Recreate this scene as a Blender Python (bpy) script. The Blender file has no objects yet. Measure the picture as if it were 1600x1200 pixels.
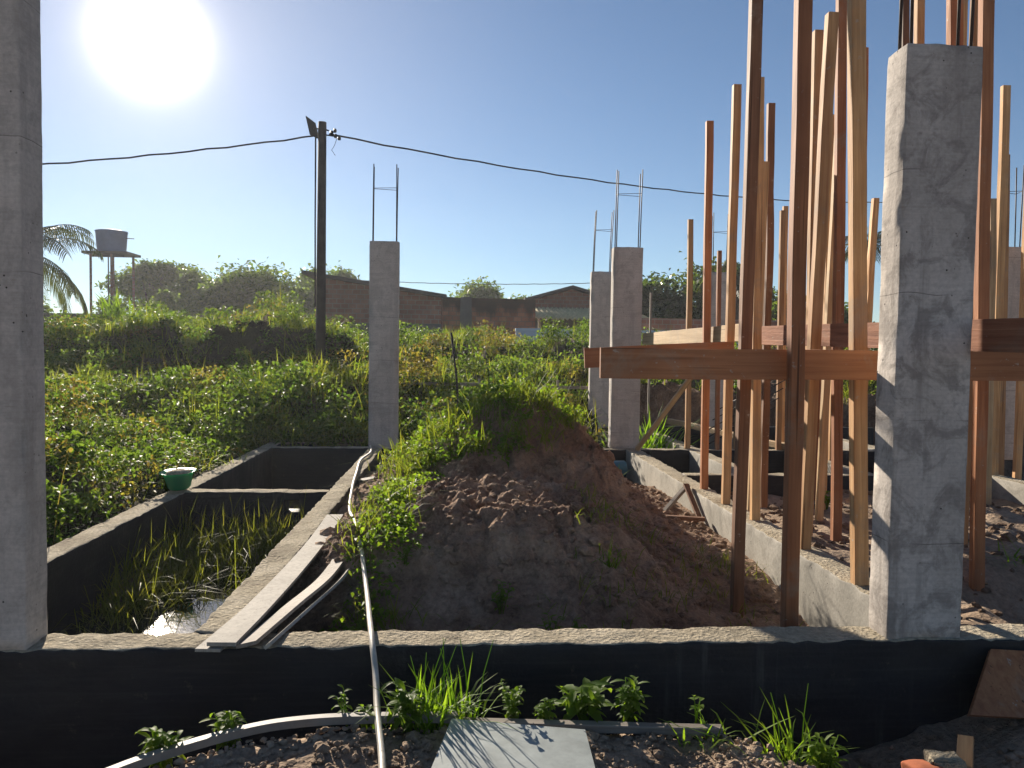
import bpy, bmesh, math, random
import numpy as np
from mathutils import Vector, Matrix, noise as mnoise

SC = bpy.context.scene
COL = SC.collection
rng = np.random.default_rng(7)
random.seed(7)
rad = math.radians

# ------------------------------------------------------------------ camera
cam_data = bpy.data.cameras.new('camera')
cam_data.sensor_width = 36.0
cam_data.lens = 27.0
cam_data.clip_start = 0.05
cam_data.clip_end = 3000
cam = bpy.data.objects.new('camera', cam_data)
COL.objects.link(cam)
yaw, pitch, roll = rad(3.8), rad(-2.43), rad(0.8)
fwd = Vector((math.sin(yaw) * math.cos(pitch), math.cos(yaw) * math.cos(pitch), math.sin(pitch)))
r0 = Vector((math.cos(yaw), -math.sin(yaw), 0))
u0 = r0.cross(fwd)
Rv = r0 * math.cos(roll) + u0 * math.sin(roll)
Uv = -r0 * math.sin(roll) + u0 * math.cos(roll)
cam.matrix_world = Matrix(((Rv.x, Uv.x, -fwd.x, 0), (Rv.y, Uv.y, -fwd.y, 0), (Rv.z, Uv.z, -fwd.z, 1.6), (0, 0, 0, 1)))
SC.camera = cam

# ------------------------------------------------------------------ sky, sun, exposure
SUN_AZ = rad(-21.3)      # measured from +Y towards +X
SUN_EL = rad(19.6)
sun_dir = Vector((math.sin(SUN_AZ) * math.cos(SUN_EL), math.cos(SUN_AZ) * math.cos(SUN_EL), math.sin(SUN_EL)))
world = bpy.data.worlds.new('World')
SC.world = world
world.use_nodes = True
wn, wl = world.node_tree.nodes, world.node_tree.links
wn.clear()
sky = wn.new('ShaderNodeTexSky')
sky.sky_type = 'NISHITA'
sky.sun_disc = False
sky.sun_elevation = SUN_EL
sky.sun_rotation = SUN_AZ
sky.air_density = 0.85
sky.dust_density = 0.0
sky.ozone_density = 3.0
bg = wn.new('ShaderNodeBackground')
bg.inputs['Strength'].default_value = 0.05
wl.new(sky.outputs[0], bg.inputs['Color'])
# the glare of the sun itself and its aureole, round the sun's direction
tc = wn.new('ShaderNodeTexCoord')
dt = wn.new('ShaderNodeVectorMath'); dt.operation = 'DOT_PRODUCT'
dt.inputs[1].default_value = sun_dir
wl.new(tc.outputs['Generated'], dt.inputs[0])
def wpow(n, k):
    m0 = wn.new('ShaderNodeMath'); m0.operation = 'MAXIMUM'; m0.inputs[1].default_value = 0
    wl.new(dt.outputs['Value'], m0.inputs[0])
    m1 = wn.new('ShaderNodeMath'); m1.operation = 'POWER'; m1.inputs[1].default_value = n
    wl.new(m0.outputs[0], m1.inputs[0])
    m2 = wn.new('ShaderNodeMath'); m2.operation = 'MULTIPLY'; m2.inputs[1].default_value = k
    wl.new(m1.outputs[0], m2.inputs[0])
    return m2
def wadd(a, b):
    m = wn.new('ShaderNodeMath'); m.operation = 'ADD'
    wl.new(a.outputs[0], m.inputs[0]); wl.new(b.outputs[0], m.inputs[1])
    return m
glow = wadd(wadd(wpow(1300, 2.0), wpow(170, 0.14)), wpow(22, 0.13))
bg2 = wn.new('ShaderNodeBackground')
bg2.inputs['Color'].default_value = (1.0, 0.84, 0.68, 1)
wl.new(glow.outputs[0], bg2.inputs['Strength'])
ads = wn.new('ShaderNodeAddShader')
wl.new(bg.outputs[0], ads.inputs[0]); wl.new(bg2.outputs[0], ads.inputs[1])
wo = wn.new('ShaderNodeOutputWorld')
wl.new(ads.outputs[0], wo.inputs['Surface'])

sun_data = bpy.data.lights.new('sun', 'SUN')
sun_data.energy = 5.0
sun_data.angle = rad(0.5)
sun_data.color = (1.0, 0.89, 0.74)
sun = bpy.data.objects.new('sun', sun_data)
COL.objects.link(sun)
sun.rotation_euler = sun_dir.to_track_quat('Z', 'Y').to_euler()

SC.view_settings.view_transform = 'Standard'
SC.view_settings.look = 'None'
SC.view_settings.gamma = 1
SC.view_settings.use_curve_mapping = False
SC.view_settings.exposure = 1.0
SC.cycles.use_denoising = True
SC.cycles.max_bounces = 6
SC.cycles.diffuse_bounces = 3
SC.cycles.transparent_max_bounces = 8
SC.cycles.caustics_reflective = False
SC.cycles.caustics_refractive = False

# ------------------------------------------------------------------ material helpers
class NT:
    def __init__(s, name):
        s.m = bpy.data.materials.new(name); s.m.use_nodes = True
        s.n, s.l = s.m.node_tree.nodes, s.m.node_tree.links
        s.n.clear(); s.out = s.n.new('ShaderNodeOutputMaterial'); s.tc = s.n.new('ShaderNodeTexCoord')
    def set(s, sock, v):
        if hasattr(v, 'is_output') or isinstance(v, bpy.types.NodeSocket): s.l.new(v, sock)
        else: sock.default_value = v
    def map(s, scale=(1, 1, 1), coord='Object', loc=(0, 0, 0)):
        k = s.n.new('ShaderNodeMapping'); k.inputs['Scale'].default_value = scale; k.inputs['Location'].default_value = loc
        s.l.new(s.tc.outputs[coord], k.inputs['Vector']); return k.outputs[0]
    def noise(s, vec, scale, detail=4, rough=0.55, dist=0.0):
        k = s.n.new('ShaderNodeTexNoise'); s.l.new(vec, k.inputs['Vector'])
        k.inputs['Scale'].default_value = scale; k.inputs['Detail'].default_value = detail
        k.inputs['Roughness'].default_value = rough; k.inputs['Distortion'].default_value = dist
        return k.outputs['Fac']
    def voro(s, vec, scale, feature='F1'):
        k = s.n.new('ShaderNodeTexVoronoi'); s.l.new(vec, k.inputs['Vector']); k.feature = feature
        k.inputs['Scale'].default_value = scale; return k.outputs['Distance']
    def ramp(s, fac, stops):
        k = s.n.new('ShaderNodeValToRGB'); e = k.color_ramp.elements
        while len(e) < len(stops): e.new(0.5)
        for a, (p, c) in zip(e, stops):
            a.position = p; a.color = (c, c, c, 1) if isinstance(c, (int, float)) else (*c, 1)
        s.set(k.inputs[0], fac); return k.outputs[0]
    def mix(s, fac, a, b, mode='MIX'):
        k = s.n.new('ShaderNodeMix'); k.data_type = 'RGBA'; k.blend_type = mode
        s.set(k.inputs[0], fac)
        for sock, v in ((k.inputs[6], a), (k.inputs[7], b)):
            s.set(sock, (*v, 1) if isinstance(v, tuple) and len(v) == 3 else v)
        return k.outputs[2]
    def math(s, op, a, b=0.0):
        k = s.n.new('ShaderNodeMath'); k.operation = op; s.set(k.inputs[0], a); s.set(k.inputs[1], b); return k.outputs[0]
    def bump(s, h, strength, dist=0.02):
        k = s.n.new('ShaderNodeBump'); k.inputs['Strength'].default_value = strength; k.inputs['Distance'].default_value = dist
        s.l.new(h, k.inputs['Height']); return k.outputs[0]
    def pbr(s, col, rough=0.8, bump=None, spec=0.3, metal=0.0):
        k = s.n.new('ShaderNodeBsdfPrincipled'); s.set(k.inputs['Base Color'], (*col, 1) if isinstance(col, tuple) else col)
        s.set(k.inputs['Roughness'], rough); k.inputs['Specular IOR Level'].default_value = spec; k.inputs['Metallic'].default_value = metal
        if bump is not None: s.l.new(bump, k.inputs['Normal'])
        s.bsdf = k; return k.outputs[0]
    def end(s, sh):
        s.l.new(sh, s.out.inputs['Surface']); return s.m

def m_concrete(name, dark, light, stain, lines=True, stn=0.45):
    t = NT(name); v = t.map()
    rnd = t.n.new('ShaderNodeObjectInfo').outputs['Random']
    off = t.n.new('ShaderNodeVectorMath'); off.operation = 'ADD'
    sc = t.n.new('ShaderNodeVectorMath'); sc.operation = 'SCALE'; sc.inputs[0].default_value = (13, 29, 41); t.l.new(rnd, sc.inputs['Scale'])
    t.l.new(v, off.inputs[0]); t.l.new(sc.outputs[0], off.inputs[1]); v = off.outputs[0]
    st = t.n.new('ShaderNodeMapping'); st.inputs['Scale'].default_value = (1, 1, 0.45); t.l.new(v, st.inputs[0]); vs = st.outputs[0]
    big = t.noise(vs, 2.6, 6, 0.62, 0.4)
    c = t.ramp(big, [(0.35, dark), (0.6, light)])
    blot = t.noise(v, 6.5, 6, 0.68, 0.8)
    c = t.mix(t.ramp(blot, [(0.48, 0.0), (0.60, stn)]), c, stain)
    c = t.mix(t.ramp(t.noise(vs, 1.1, 3, 0.6), [(0.42, 0.0), (0.66, stn * 0.7)]), c, stain)
    fine = t.noise(v, 60, 3, 0.6)
    c = t.mix(0.28, c, t.ramp(fine, [(0.3, 0.55), (0.7, 1.35)]), 'MULTIPLY')
    pits = t.ramp(t.voro(v, 26), [(0.07, 0.0), (0.12, 1.0)])
    pm = t.ramp(t.noise(v, 9, 2), [(0.52, 1.0), (0.6, 0.0)])
    pits = t.math('MAXIMUM', pits, pm)
    c = t.mix(t.math('SUBTRACT', 1.0, pits), c, (0.05, 0.045, 0.04))
    h = t.math('ADD', t.math('MULTIPLY', fine, 0.25), t.math('MULTIPLY', pits, 0.6))
    if lines:
        sep = t.n.new('ShaderNodeSeparateXYZ'); t.l.new(v, sep.inputs[0])
        wob = t.math('MULTIPLY', t.noise(v, 3.0, 2), 0.05)
        zz = t.math('FRACT', t.math('MULTIPLY', t.math('ADD', sep.outputs[2], wob), 1.9))
        ln = t.ramp(zz, [(0.0, 1.0), (0.010, 0.0), (0.5, 0.0)])
        brk = t.ramp(t.noise(v, 3.3, 2), [(0.40, 0.0), (0.5, 0.85)])
        ln = t.math('MULTIPLY', ln, brk)
        c = t.mix(ln, c, (0.05, 0.045, 0.04))
        # grain of the form boards
        fm = t.n.new('ShaderNodeMapping'); fm.inputs['Scale'].default_value = (4, 4, 70); t.l.new(v, fm.inputs[0])
        brd = t.noise(fm.outputs[0], 1.0, 3, 0.7)
        c = t.mix(0.14, c, t.ramp(brd, [(0.35, 0.4), (0.65, 1.35)]), 'MULTIPLY')
        vm = t.n.new('ShaderNodeMapping'); vm.inputs['Scale'].default_value = (9, 9, 0.8); t.l.new(v, vm.inputs[0])
        strk = t.noise(vm.outputs[0], 1.0, 4, 0.65)
        c = t.mix(t.ramp(strk, [(0.52, 0.0), (0.66, stn)]), c, stain)
        h = t.math('ADD', h, t.math('MULTIPLY', brd, 0.05))
    return t.end(t.pbr(c, 0.88, t.bump(h, 0.55, 0.012), 0.2))

def m_wood(name, dark, light, rough=0.7, grain=1.0):
    t = NT(name)
    rnd = t.n.new('ShaderNodeObjectInfo').outputs['Random']
    sc = t.n.new('ShaderNodeVectorMath'); sc.operation = 'SCALE'; sc.inputs[0].default_value = (7, 11, 31); t.l.new(rnd, sc.inputs['Scale'])
    off = t.n.new('ShaderNodeVectorMath'); off.operation = 'ADD'; t.l.new(t.tc.outputs['Object'], off.inputs[0]); t.l.new(sc.outputs[0], off.inputs[1])
    v = off.outputs[0]
    g = t.n.new('ShaderNodeMapping'); g.inputs['Scale'].default_value = (34, 34, 1.3); t.l.new(v, g.inputs[0])
    f = t.noise(g.outputs[0], 1.0, 6, 0.65, 0.6)
    c = t.ramp(f, [(0.28, dark), (0.68, light)])
    f2 = t.noise(v, 1.7, 3, 0.6)
    c = t.mix(0.55, c, t.ramp(f2, [(0.3, 0.55), (0.7, 1.25)]), 'MULTIPLY')
    gp = t.noise(v, 3.1, 5, 0.7, 0.5)
    c = t.mix(t.ramp(gp, [(0.55, 0.0), (0.68, 0.45)]), c, (0.30, 0.25, 0.20))
    spl = t.noise(v, 22, 4, 0.7)
    c = t.mix(t.ramp(spl, [(0.66, 0.0), (0.70, 0.6)]), c, (0.42, 0.39, 0.35))
    crm = t.n.new('ShaderNodeMapping'); crm.inputs['Scale'].default_value = (60, 60, 0.6); t.l.new(v, crm.inputs[0])
    crk = t.noise(crm.outputs[0], 1.0, 2, 0.5)
    c = t.mix(t.ramp(crk, [(0.68, 0.0), (0.72, 0.8)]), c, tuple(x * 0.25 for x in dark))
    tone = t.ramp(rnd, [(0.0, (0.70, 0.64, 0.60)), (0.5, (0.98, 0.95, 0.90)), (1.0, (1.18, 1.14, 1.05))])
    c = t.mix(1.0, c, tone, 'MULTIPLY')
    g2 = t.n.new('ShaderNodeMapping'); g2.inputs['Scale'].default_value = (55, 55, 16); t.l.new(v, g2.inputs[0])
    saw = t.noise(g2.outputs[0], 1.0, 3, 0.6)
    kn = t.ramp(t.voro(g.outputs[0], 0.28), [(0.03, 1.0), (0.10, 0.0)])
    c = t.mix(t.math('MULTIPLY', kn, 0.7), c, tuple(x * 0.35 for x in dark))
    h = t.math('ADD', f, t.math('MULTIPLY', saw, 0.5))
    return t.end(t.pbr(c, rough, t.bump(h, 0.35 * grain, 0.006), 0.25))

def m_leaf(name, c0, c1, c2, trans=0.52, spec=0.12, rough=0.55, tmul=2.2):
    t = NT(name)
    isl = t.n.new('ShaderNodeNewGeometry').outputs['Random Per Island']
    big = t.noise(t.map(), 0.9, 3, 0.6)
    f = t.math('ADD', t.math('MULTIPLY', isl, 0.55), t.math('MULTIPLY', t.ramp(big, [(0.3, 0.0), (0.7, 1.0)]), 0.45))
    c = t.ramp(f, [(0.1, c0), (0.5, c1), (0.92, c2)])
    d = t.pbr(c, rough, None, spec)
    tr = t.n.new('ShaderNodeBsdfTranslucent')
    ct = t.mix(1.0, c, (1.35 * tmul, 1.25 * tmul, 0.45 * tmul), 'MULTIPLY')
    t.l.new(ct, tr.inputs['Color'])
    mx = t.n.new('ShaderNodeMixShader'); mx.inputs[0].default_value = trans
    t.l.new(d, mx.inputs[1]); t.l.new(tr.outputs[0], mx.inputs[2])
    return t.end(mx.outputs[0])

def m_soil(name, dark, mid, light, sc=1.0, bump=1.0):
    t = NT(name); v = t.map()
    a = t.noise(v, 2.2 * sc, 7, 0.65, 0.3); b = t.noise(v, 28 * sc, 5, 0.7); cl = t.voro(v, 34 * sc)
    c = t.ramp(a, [(0.32, dark), (0.52, mid), (0.72, light)])
    c = t.mix(0.7, c, t.ramp(b, [(0.28, 0.45), (0.72, 1.45)]), 'MULTIPLY')
    h = t.math('ADD', t.math('MULTIPLY', b, 1.0), t.math('MULTIPLY', cl, 0.5))
    h = t.math('ADD', h, t.math('MULTIPLY', t.noise(v, 110 * sc, 3), 0.3))
    return t.end(t.pbr(c, 0.95, t.bump(h, 0.8 * bump, 0.03), 0.12))

def m_plain(name, col, rough=0.6, var=0.25, sc=8, spec=0.3, metal=0.0, bump=0.15):
    t = NT(name); v = t.map(); a = t.noise(v, sc, 5, 0.65)
    c = t.mix(1.0, col, t.ramp(a, [(0.3, 1 - var), (0.7, 1 + var)]), 'MULTIPLY')
    return t.end(t.pbr(c, rough, t.bump(a, bump, 0.01), spec, metal))

def m_brick(name, c1, c2, mortar, bw=0.28, bh=0.17, stain=0.0):
    t = NT(name); sep = t.n.new('ShaderNodeSeparateXYZ'); t.l.new(t.tc.outputs['Object'], sep.inputs[0])
    cb = t.n.new('ShaderNodeCombineXYZ'); t.l.new(t.math('ADD', sep.outputs[0], sep.outputs[1]), cb.inputs[0]); t.l.new(sep.outputs[2], cb.inputs[1])
    k = t.n.new('ShaderNodeTexBrick'); t.l.new(cb.outputs[0], k.inputs['Vector'])
    k.inputs['Color1'].default_value = (*c1, 1); k.inputs['Color2'].default_value = (*c2, 1); k.inputs['Mortar'].default_value = (*mortar, 1)
    k.inputs['Scale'].default_value = 1; k.inputs['Mortar Size'].default_value = 0.014
    k.inputs['Brick Width'].default_value = bw; k.inputs['Row Height'].default_value = bh
    c = t.mix(0.7, k.outputs['Color'], t.ramp(t.noise(t.map(), 1.6, 5, 0.65), [(0.3, 0.5), (0.7, 1.3)]), 'MULTIPLY')
    if stain:
        zf = t.ramp(t.math('ADD', t.math('MULTIPLY', sep.outputs[2], 0.33), t.math('MULTIPLY', t.noise(t.map((1, 1, 0.25)), 1.3, 4), 0.55)), [(0.48 + stain, 0.0), (0.64 + stain, 0.9)])
        c = t.mix(zf, c, (0.022, 0.018, 0.015))
    return t.end(t.pbr(c, 0.9, t.bump(k.outputs['Fac'], -0.5, 0.02), 0.15))

M = {}
M['column'] = m_concrete('formed_concrete', (0.48, 0.43, 0.385), (0.60, 0.545, 0.49), (0.33, 0.295, 0.265))
M['column_dark'] = m_concrete('stained_formed_concrete', (0.43, 0.385, 0.345), (0.56, 0.51, 0.465), (0.24, 0.212, 0.19), True, 0.7)  # darker base tone and stronger stains than the other columns
M['mortar'] = m_soil('rough_mortar', (0.30, 0.25, 0.18), (0.50, 0.43, 0.315), (0.62, 0.545, 0.42), 1.6, 1.2)
M['plaster'] = m_concrete('grey_cement_render', (0.30, 0.28, 0.24), (0.42, 0.39, 0.34), (0.22, 0.205, 0.175), False)
def m_bitumen():
    t = NT('black_bitumen_paint'); v = t.map(); a = t.noise(v, 3.0, 6, 0.65); s = t.noise(t.map((14, 14, 1.2)), 1.0, 4, 0.6)
    c = t.ramp(a, [(0.3, (0.008, 0.008, 0.010)), (0.7, (0.018, 0.018, 0.022))])
    wear = t.math('MULTIPLY', t.ramp(s, [(0.55, 0.0), (0.72, 0.6)]), t.ramp(t.noise(v, 0.7, 2), [(0.48, 0.0), (0.6, 1.0)]))
    c = t.mix(wear, c, (0.13, 0.125, 0.12))
    br = t.noise(t.map((2.5, 2.5, 55)), 1.0, 3, 0.6)
    c = t.mix(t.ramp(br, [(0.48, 0.0), (0.74, 0.3)]), c, (0.05, 0.048, 0.05))
    mud = t.noise(v, 11, 6, 0.75)
    c = t.mix(t.ramp(mud, [(0.60, 0.0), (0.70, 0.4)]), c, (0.12, 0.095, 0.07))
    dust = t.noise(t.map((1, 1, 2.0)), 1.6, 5, 0.7)
    c = t.mix(t.ramp(dust, [(0.45, 0.0), (0.75, 0.35)]), c, (0.07, 0.062, 0.055))
    return t.end(t.pbr(c, t.ramp(a, [(0.3, 0.5), (0.7, 0.75)]), t.bump(t.noise(v, 45, 4), 0.35, 0.01), 0.3))
M['bitumen'] = m_bitumen()
M['wood'] = m_wood('sawn_timber', (0.37, 0.18, 0.08), (0.66, 0.42, 0.21))
M['wood_red'] = m_wood('reddish_timber', (0.25, 0.098, 0.047), (0.45, 0.205, 0.10))
M['wood_dark'] = m_wood('dark_timber', (0.10, 0.05, 0.03), (0.22, 0.115, 0.068))
M['wood_pale'] = m_wood('pale_timber', (0.36, 0.24, 0.13), (0.58, 0.43, 0.26))
M['wood_rough'] = m_wood('rough_sawn_timber', (0.22, 0.09, 0.055), (0.52, 0.27, 0.17), 0.85, 3.0)
M['wood_grey'] = m_wood('weathered_timber', (0.17, 0.15, 0.13), (0.34, 0.31, 0.28))
M['wood_board'] = m_wood('pale_grey_board', (0.30, 0.28, 0.25), (0.50, 0.475, 0.43), 0.8, 1.0)
M['soil'] = m_soil('brown_soil', (0.09, 0.06, 0.042), (0.19, 0.13, 0.09), (0.30, 0.22, 0.155))
M['soil_sand'] = m_soil('sandy_soil', (0.21, 0.15, 0.105), (0.35, 0.26, 0.185), (0.46, 0.355, 0.26))
M['mound'] = m_soil('mound_dirt', (0.18, 0.112, 0.078), (0.36, 0.24, 0.165), (0.52, 0.38, 0.27), 1.3, 1.3)
M['field'] = m_soil('weedy_ground', (0.03, 0.028, 0.014), (0.06, 0.052, 0.026), (0.13, 0.095, 0.055), 0.8)
M['rebar'] = m_plain('rusty_steel', (0.05, 0.038, 0.034), 0.6, 0.3, 30, 0.4, 0.4)
M['iron'] = m_plain('dark_pole_wood', (0.045, 0.036, 0.034), 0.8, 0.3, 6)
M['rubber'] = m_plain('black_cable', (0.015, 0.015, 0.017), 0.5)
M['hose'] = m_plain('dirty_white_hose', (0.52, 0.47, 0.39), 0.5, 0.25, 12)
M['strip'] = m_plain('pale_plastic_strip', (0.20, 0.175, 0.155), 0.6, 0.2, 9, 0.5)
M['panel'] = m_plain('grey_green_sheet', (0.27, 0.30, 0.29), 0.55, 0.22, 11, 0.4)
M['green'] = None
M['tank'] = m_plain('blue_grey_tank', (0.06, 0.14, 0.32), 0.5, 0.2, 2)
M['brickwall'] = m_brick('hollow_brick', (0.26, 0.105, 0.065), (0.33, 0.15, 0.10), (0.27, 0.21, 0.17))
M['brickold'] = m_brick('stained_brick', (0.26, 0.09, 0.05), (0.38, 0.15, 0.085), (0.16, 0.11, 0.08), 0.28, 0.17, 0.42)
M['rooftile'] = m_plain('dark_roof', (0.045, 0.04, 0.04), 0.8)
M['zinc'] = m_plain('sun_gold_zinc', (0.58, 0.47, 0.26), 0.85, 0.25, 3, 0.1)  # the gold of the sunlight on the roof is put into the base colour
M['whitewash'] = m_plain('whitewashed_wall', (0.62, 0.65, 0.70), 0.8, 0.1, 2)
M['greywall'] = m_plain('grey_blockwork', (0.10, 0.095, 0.09), 0.9, 0.3, 2)
M['bark'] = m_plain('bark', (0.09, 0.07, 0.055), 0.95, 0.35, 12, 0.1, 0, 0.6)
M['redbrick'] = m_plain('broken_brick', (0.42, 0.13, 0.06), 0.9, 0.25, 20)
M['blue'] = m_plain('blue_plastic', (0.05, 0.16, 0.25), 0.45, 0.2, 8)
def m_greenplastic():
    t = NT('green_translucent_plastic')
    d = t.pbr((0.02, 0.34, 0.17), 0.35, None, 0.5)
    tr = t.n.new('ShaderNodeBsdfTranslucent'); tr.inputs['Color'].default_value = (0.03, 0.65, 0.32, 1)
    mx = t.n.new('ShaderNodeMixShader'); mx.inputs[0].default_value = 0.5
    t.l.new(d, mx.inputs[1]); t.l.new(tr.outputs[0], mx.inputs[2]); return t.end(mx.outputs[0])
M['green'] = m_greenplastic()
M['leaf'] = m_leaf('weed_leaves', (0.026, 0.06, 0.016), (0.06, 0.105, 0.024), (0.10, 0.14, 0.034))
M['leaf_lush'] = m_leaf('lush_leaves', (0.05, 0.10, 0.016), (0.085, 0.145, 0.022), (0.13, 0.19, 0.03))
M['leaf_dry'] = m_leaf('dry_leaves', (0.09, 0.075, 0.03), (0.14, 0.12, 0.045), (0.16, 0.17, 0.05), 0.45)
M['grass'] = m_leaf('grass_blades', (0.07, 0.105, 0.02), (0.11, 0.145, 0.025), (0.17, 0.18, 0.045), 0.5)
M['tree'] = m_leaf('tree_leaves', (0.03, 0.058, 0.014), (0.055, 0.095, 0.02), (0.09, 0.125, 0.028), 0.45, 0.3, 0.5, 2.6)
M['grass_lush'] = m_leaf('bright_grass', (0.06, 0.12, 0.016), (0.09, 0.165, 0.02), (0.14, 0.21, 0.03), 0.5)
M['grass_dry'] = m_leaf('marsh_grass', (0.07, 0.08, 0.022), (0.10, 0.125, 0.028), (0.18, 0.165, 0.05), 0.5)
M['tree_gloss'] = m_leaf('glossy_leaves', (0.022, 0.042, 0.012), (0.042, 0.072, 0.018), (0.075, 0.10, 0.025), 0.4, 0.6, 0.3, 2.4)
M['palm'] = m_leaf('palm_leaflets', (0.03, 0.045, 0.016), (0.045, 0.065, 0.022), (0.08, 0.09, 0.04), 0.28, 0.3, 0.45, 1.5)
def m_water():
    t = NT('muddy_water'); v = t.map()
    h = t.noise(v, 9, 3, 0.5)
    return t.end(t.pbr((0.03, 0.028, 0.022), 0.035, t.bump(h, 0.08, 0.02), 0.5))
M['water'] = m_water()

# ------------------------------------------------------------------ object helpers
def tag(o, label=None, cat=None, group=None, kind=None):
    if label: o['label'] = label
    if cat: o['category'] = cat
    if group: o['group'] = group
    o['kind'] = kind or 'thing'
    return o
def empty(name, loc=(0, 0, 0)):
    o = bpy.data.objects.new(name, None); COL.objects.link(o); o.location = loc; o.empty_display_size = 0.1
    return o
def link(name, me, parent=None, mats=()):
    for m in mats: me.materials.append(M[m])
    o = bpy.data.objects.new(name, me); COL.objects.link(o)
    if parent:
        o.parent = parent
        o.matrix_parent_inverse = Matrix.Translation(-parent.location)
    return o
def mesh(name, V, Fc, mats, parent=None, smooth=False, mi=None):
    me = bpy.data.meshes.new(name); me.from_pydata([tuple(v) for v in V], [], [tuple(f) for f in Fc])
    if mi is not None: me.polygons.foreach_set('material_index', mi)
    if smooth: me.polygons.foreach_set('use_smooth', [True] * len(me.polygons))
    me.update()
    return link(name, me, parent, mats if isinstance(mats, (list, tuple)) else (mats,))
def mesh_quads(name, V, Q, mats, parent=None, smooth=False):
    """numpy quads (M,4) -> one mesh"""
    me = bpy.data.meshes.new(name)
    me.vertices.add(len(V)); me.vertices.foreach_set('co', np.ascontiguousarray(V, dtype=np.float32).ravel())
    me.loops.add(Q.size); me.loops.foreach_set('vertex_index', np.ascontiguousarray(Q, dtype=np.int32).ravel())
    me.polygons.add(len(Q)); me.polygons.foreach_set('loop_start', np.arange(0, Q.size, 4, dtype=np.int32))
    if smooth: me.polygons.foreach_set('use_smooth', np.ones(len(Q), dtype=bool))
    me.update(calc_edges=True); me.validate()
    return link(name, me, parent, mats if isinstance(mats, (list, tuple)) else (mats,))

def axis_cuts(a, b, r, cell):
    n = max(1, int(round((b - a - 2 * r) / cell)))
    return np.concatenate([[a, a + r * 0.5], np.linspace(a + r, b - r, n + 1), [b - r * 0.5, b]])
def rough_box(name, x0, x1, y0, y1, z0, z1, mats, cell=0.08, r=0.012, amp=0.004, freq=6.0, top_amp=None, top_slot=0,
              parent=None, left_slot=None, origin=True, chip=0.0, seed=0.0):
    """rounded, slightly irregular box; slot 0 sides, top_slot for the top, left_slot for the -X side"""
    A = [axis_cuts(x0, x1, r, cell), axis_cuts(y0, y1, r, cell), axis_cuts(z0, z1, r, cell)]
    lo = np.array([x0, y0, z0]); hi = np.array([x1, y1, z1])
    V, Fc, mi, idx = [], [], [], {}
    def vid(p):
        k = (round(p[0], 5), round(p[1], 5), round(p[2], 5))
        if k not in idx: idx[k] = len(V); V.append(p)
        return idx[k]
    for ax in range(3):
        u, w = (ax + 1) % 3, (ax + 2) % 3
        for side in (0, 1):
            c = (lo, hi)[side][ax]
            slot = 0
            if ax == 2 and side == 1: slot = top_slot
            if ax == 0 and side == 0 and left_slot is not None: slot = left_slot
            for i in range(len(A[u]) - 1):
                for j in range(len(A[w]) - 1):
                    q = []
                    for (a, b) in ((i, j), (i + 1, j), (i + 1, j + 1), (i, j + 1)):
                        p = [0, 0, 0]; p[ax] = c; p[u] = A[u][a]; p[w] = A[w][b]; q.append(vid(tuple(p)))
                    Fc.append(q if side else q[::-1]); mi.append(slot)
    out = []
    for p in V:
        p = np.array(p); cl = np.clip(p, lo + r, hi - r); d = p - cl; n = np.linalg.norm(d)
        ne = int((np.abs(d) > 1e-6).sum())
        if n > 1e-9: p = cl + d / n * r
        nv = mnoise.noise_vector(Vector((p + seed) * freq)); nv2 = mnoise.noise_vector(Vector((p + seed + 9.1) * freq * 4.1))
        dv = np.array(nv) * amp + np.array(nv2) * amp * 0.5
        if top_amp and p[2] > hi[2] - r * 1.2:
            dv[2] += (mnoise.noise(Vector((p + seed) * 11.0)) + 0.8 * mnoise.noise(Vector((p + seed) * 31.0))) * top_amp * 0.55
            dv[1] += (mnoise.noise(Vector((p + seed) * 15)) + mnoise.noise(Vector((p + seed) * 37))) * top_amp * 0.45
            dv[0] += (mnoise.noise(Vector((p + seed + 4) * 15)) + mnoise.noise(Vector((p + seed + 4) * 37))) * top_amp * 0.45
        if chip and ne >= 2:
            k = mnoise.noise(Vector((p + seed) * 7.0))
            if k > 0.22: dv -= d / max(n, 1e-9) * chip * (k - 0.22) * 3
        out.append(p + dv)
    O = np.array([(x0 + x1) / 2, (y0 + y1) / 2, z0]) if origin else np.zeros(3)
    pl = np.array(parent.location) if parent else np.zeros(3)
    o = mesh(name, [q - O for q in out], Fc, mats, None, True, mi)
    o.data.polygons.foreach_set('use_smooth', [True] * len(o.data.polygons))
    if parent: o.parent = parent; o.location = Vector(O - pl)
    else: o.location = Vector(O)
    return o

def tube_data(P, R, n=8, cap=True):
    P = [Vector(p) for p in P]; V, Fc = [], []
    if isinstance(R, (int, float)): R = [R] * len(P)
    for i, p in enumerate(P):
        t = (P[min(i + 1, len(P) - 1)] - P[max(i - 1, 0)]).normalized()
        a = t.cross(Vector((0.13, 0.21, 0.97)) if abs(t.z) < 0.9 else Vector((1, 0.1, 0))).normalized(); b = t.cross(a)
        for k in range(n):
            an = 2 * math.pi * k / n; V.append(p + (a * math.cos(an) + b * math.sin(an)) * R[i])
    for i in range(len(P) - 1):
        for k in range(n):
            Fc.append((i * n + k, i * n + (k + 1) % n, (i + 1) * n + (k + 1) % n, (i + 1) * n + k))
    if cap:
        Fc.append(tuple(range(n))[::-1]); Fc.append(tuple((len(P) - 1) * n + k for k in range(n)))
    return V, Fc
def tube(name, P, R, mat, parent=None, n=8):
    V, Fc = tube_data(P, R, n)
    o = mesh(name, V, Fc, mat, parent, True); return o
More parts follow.
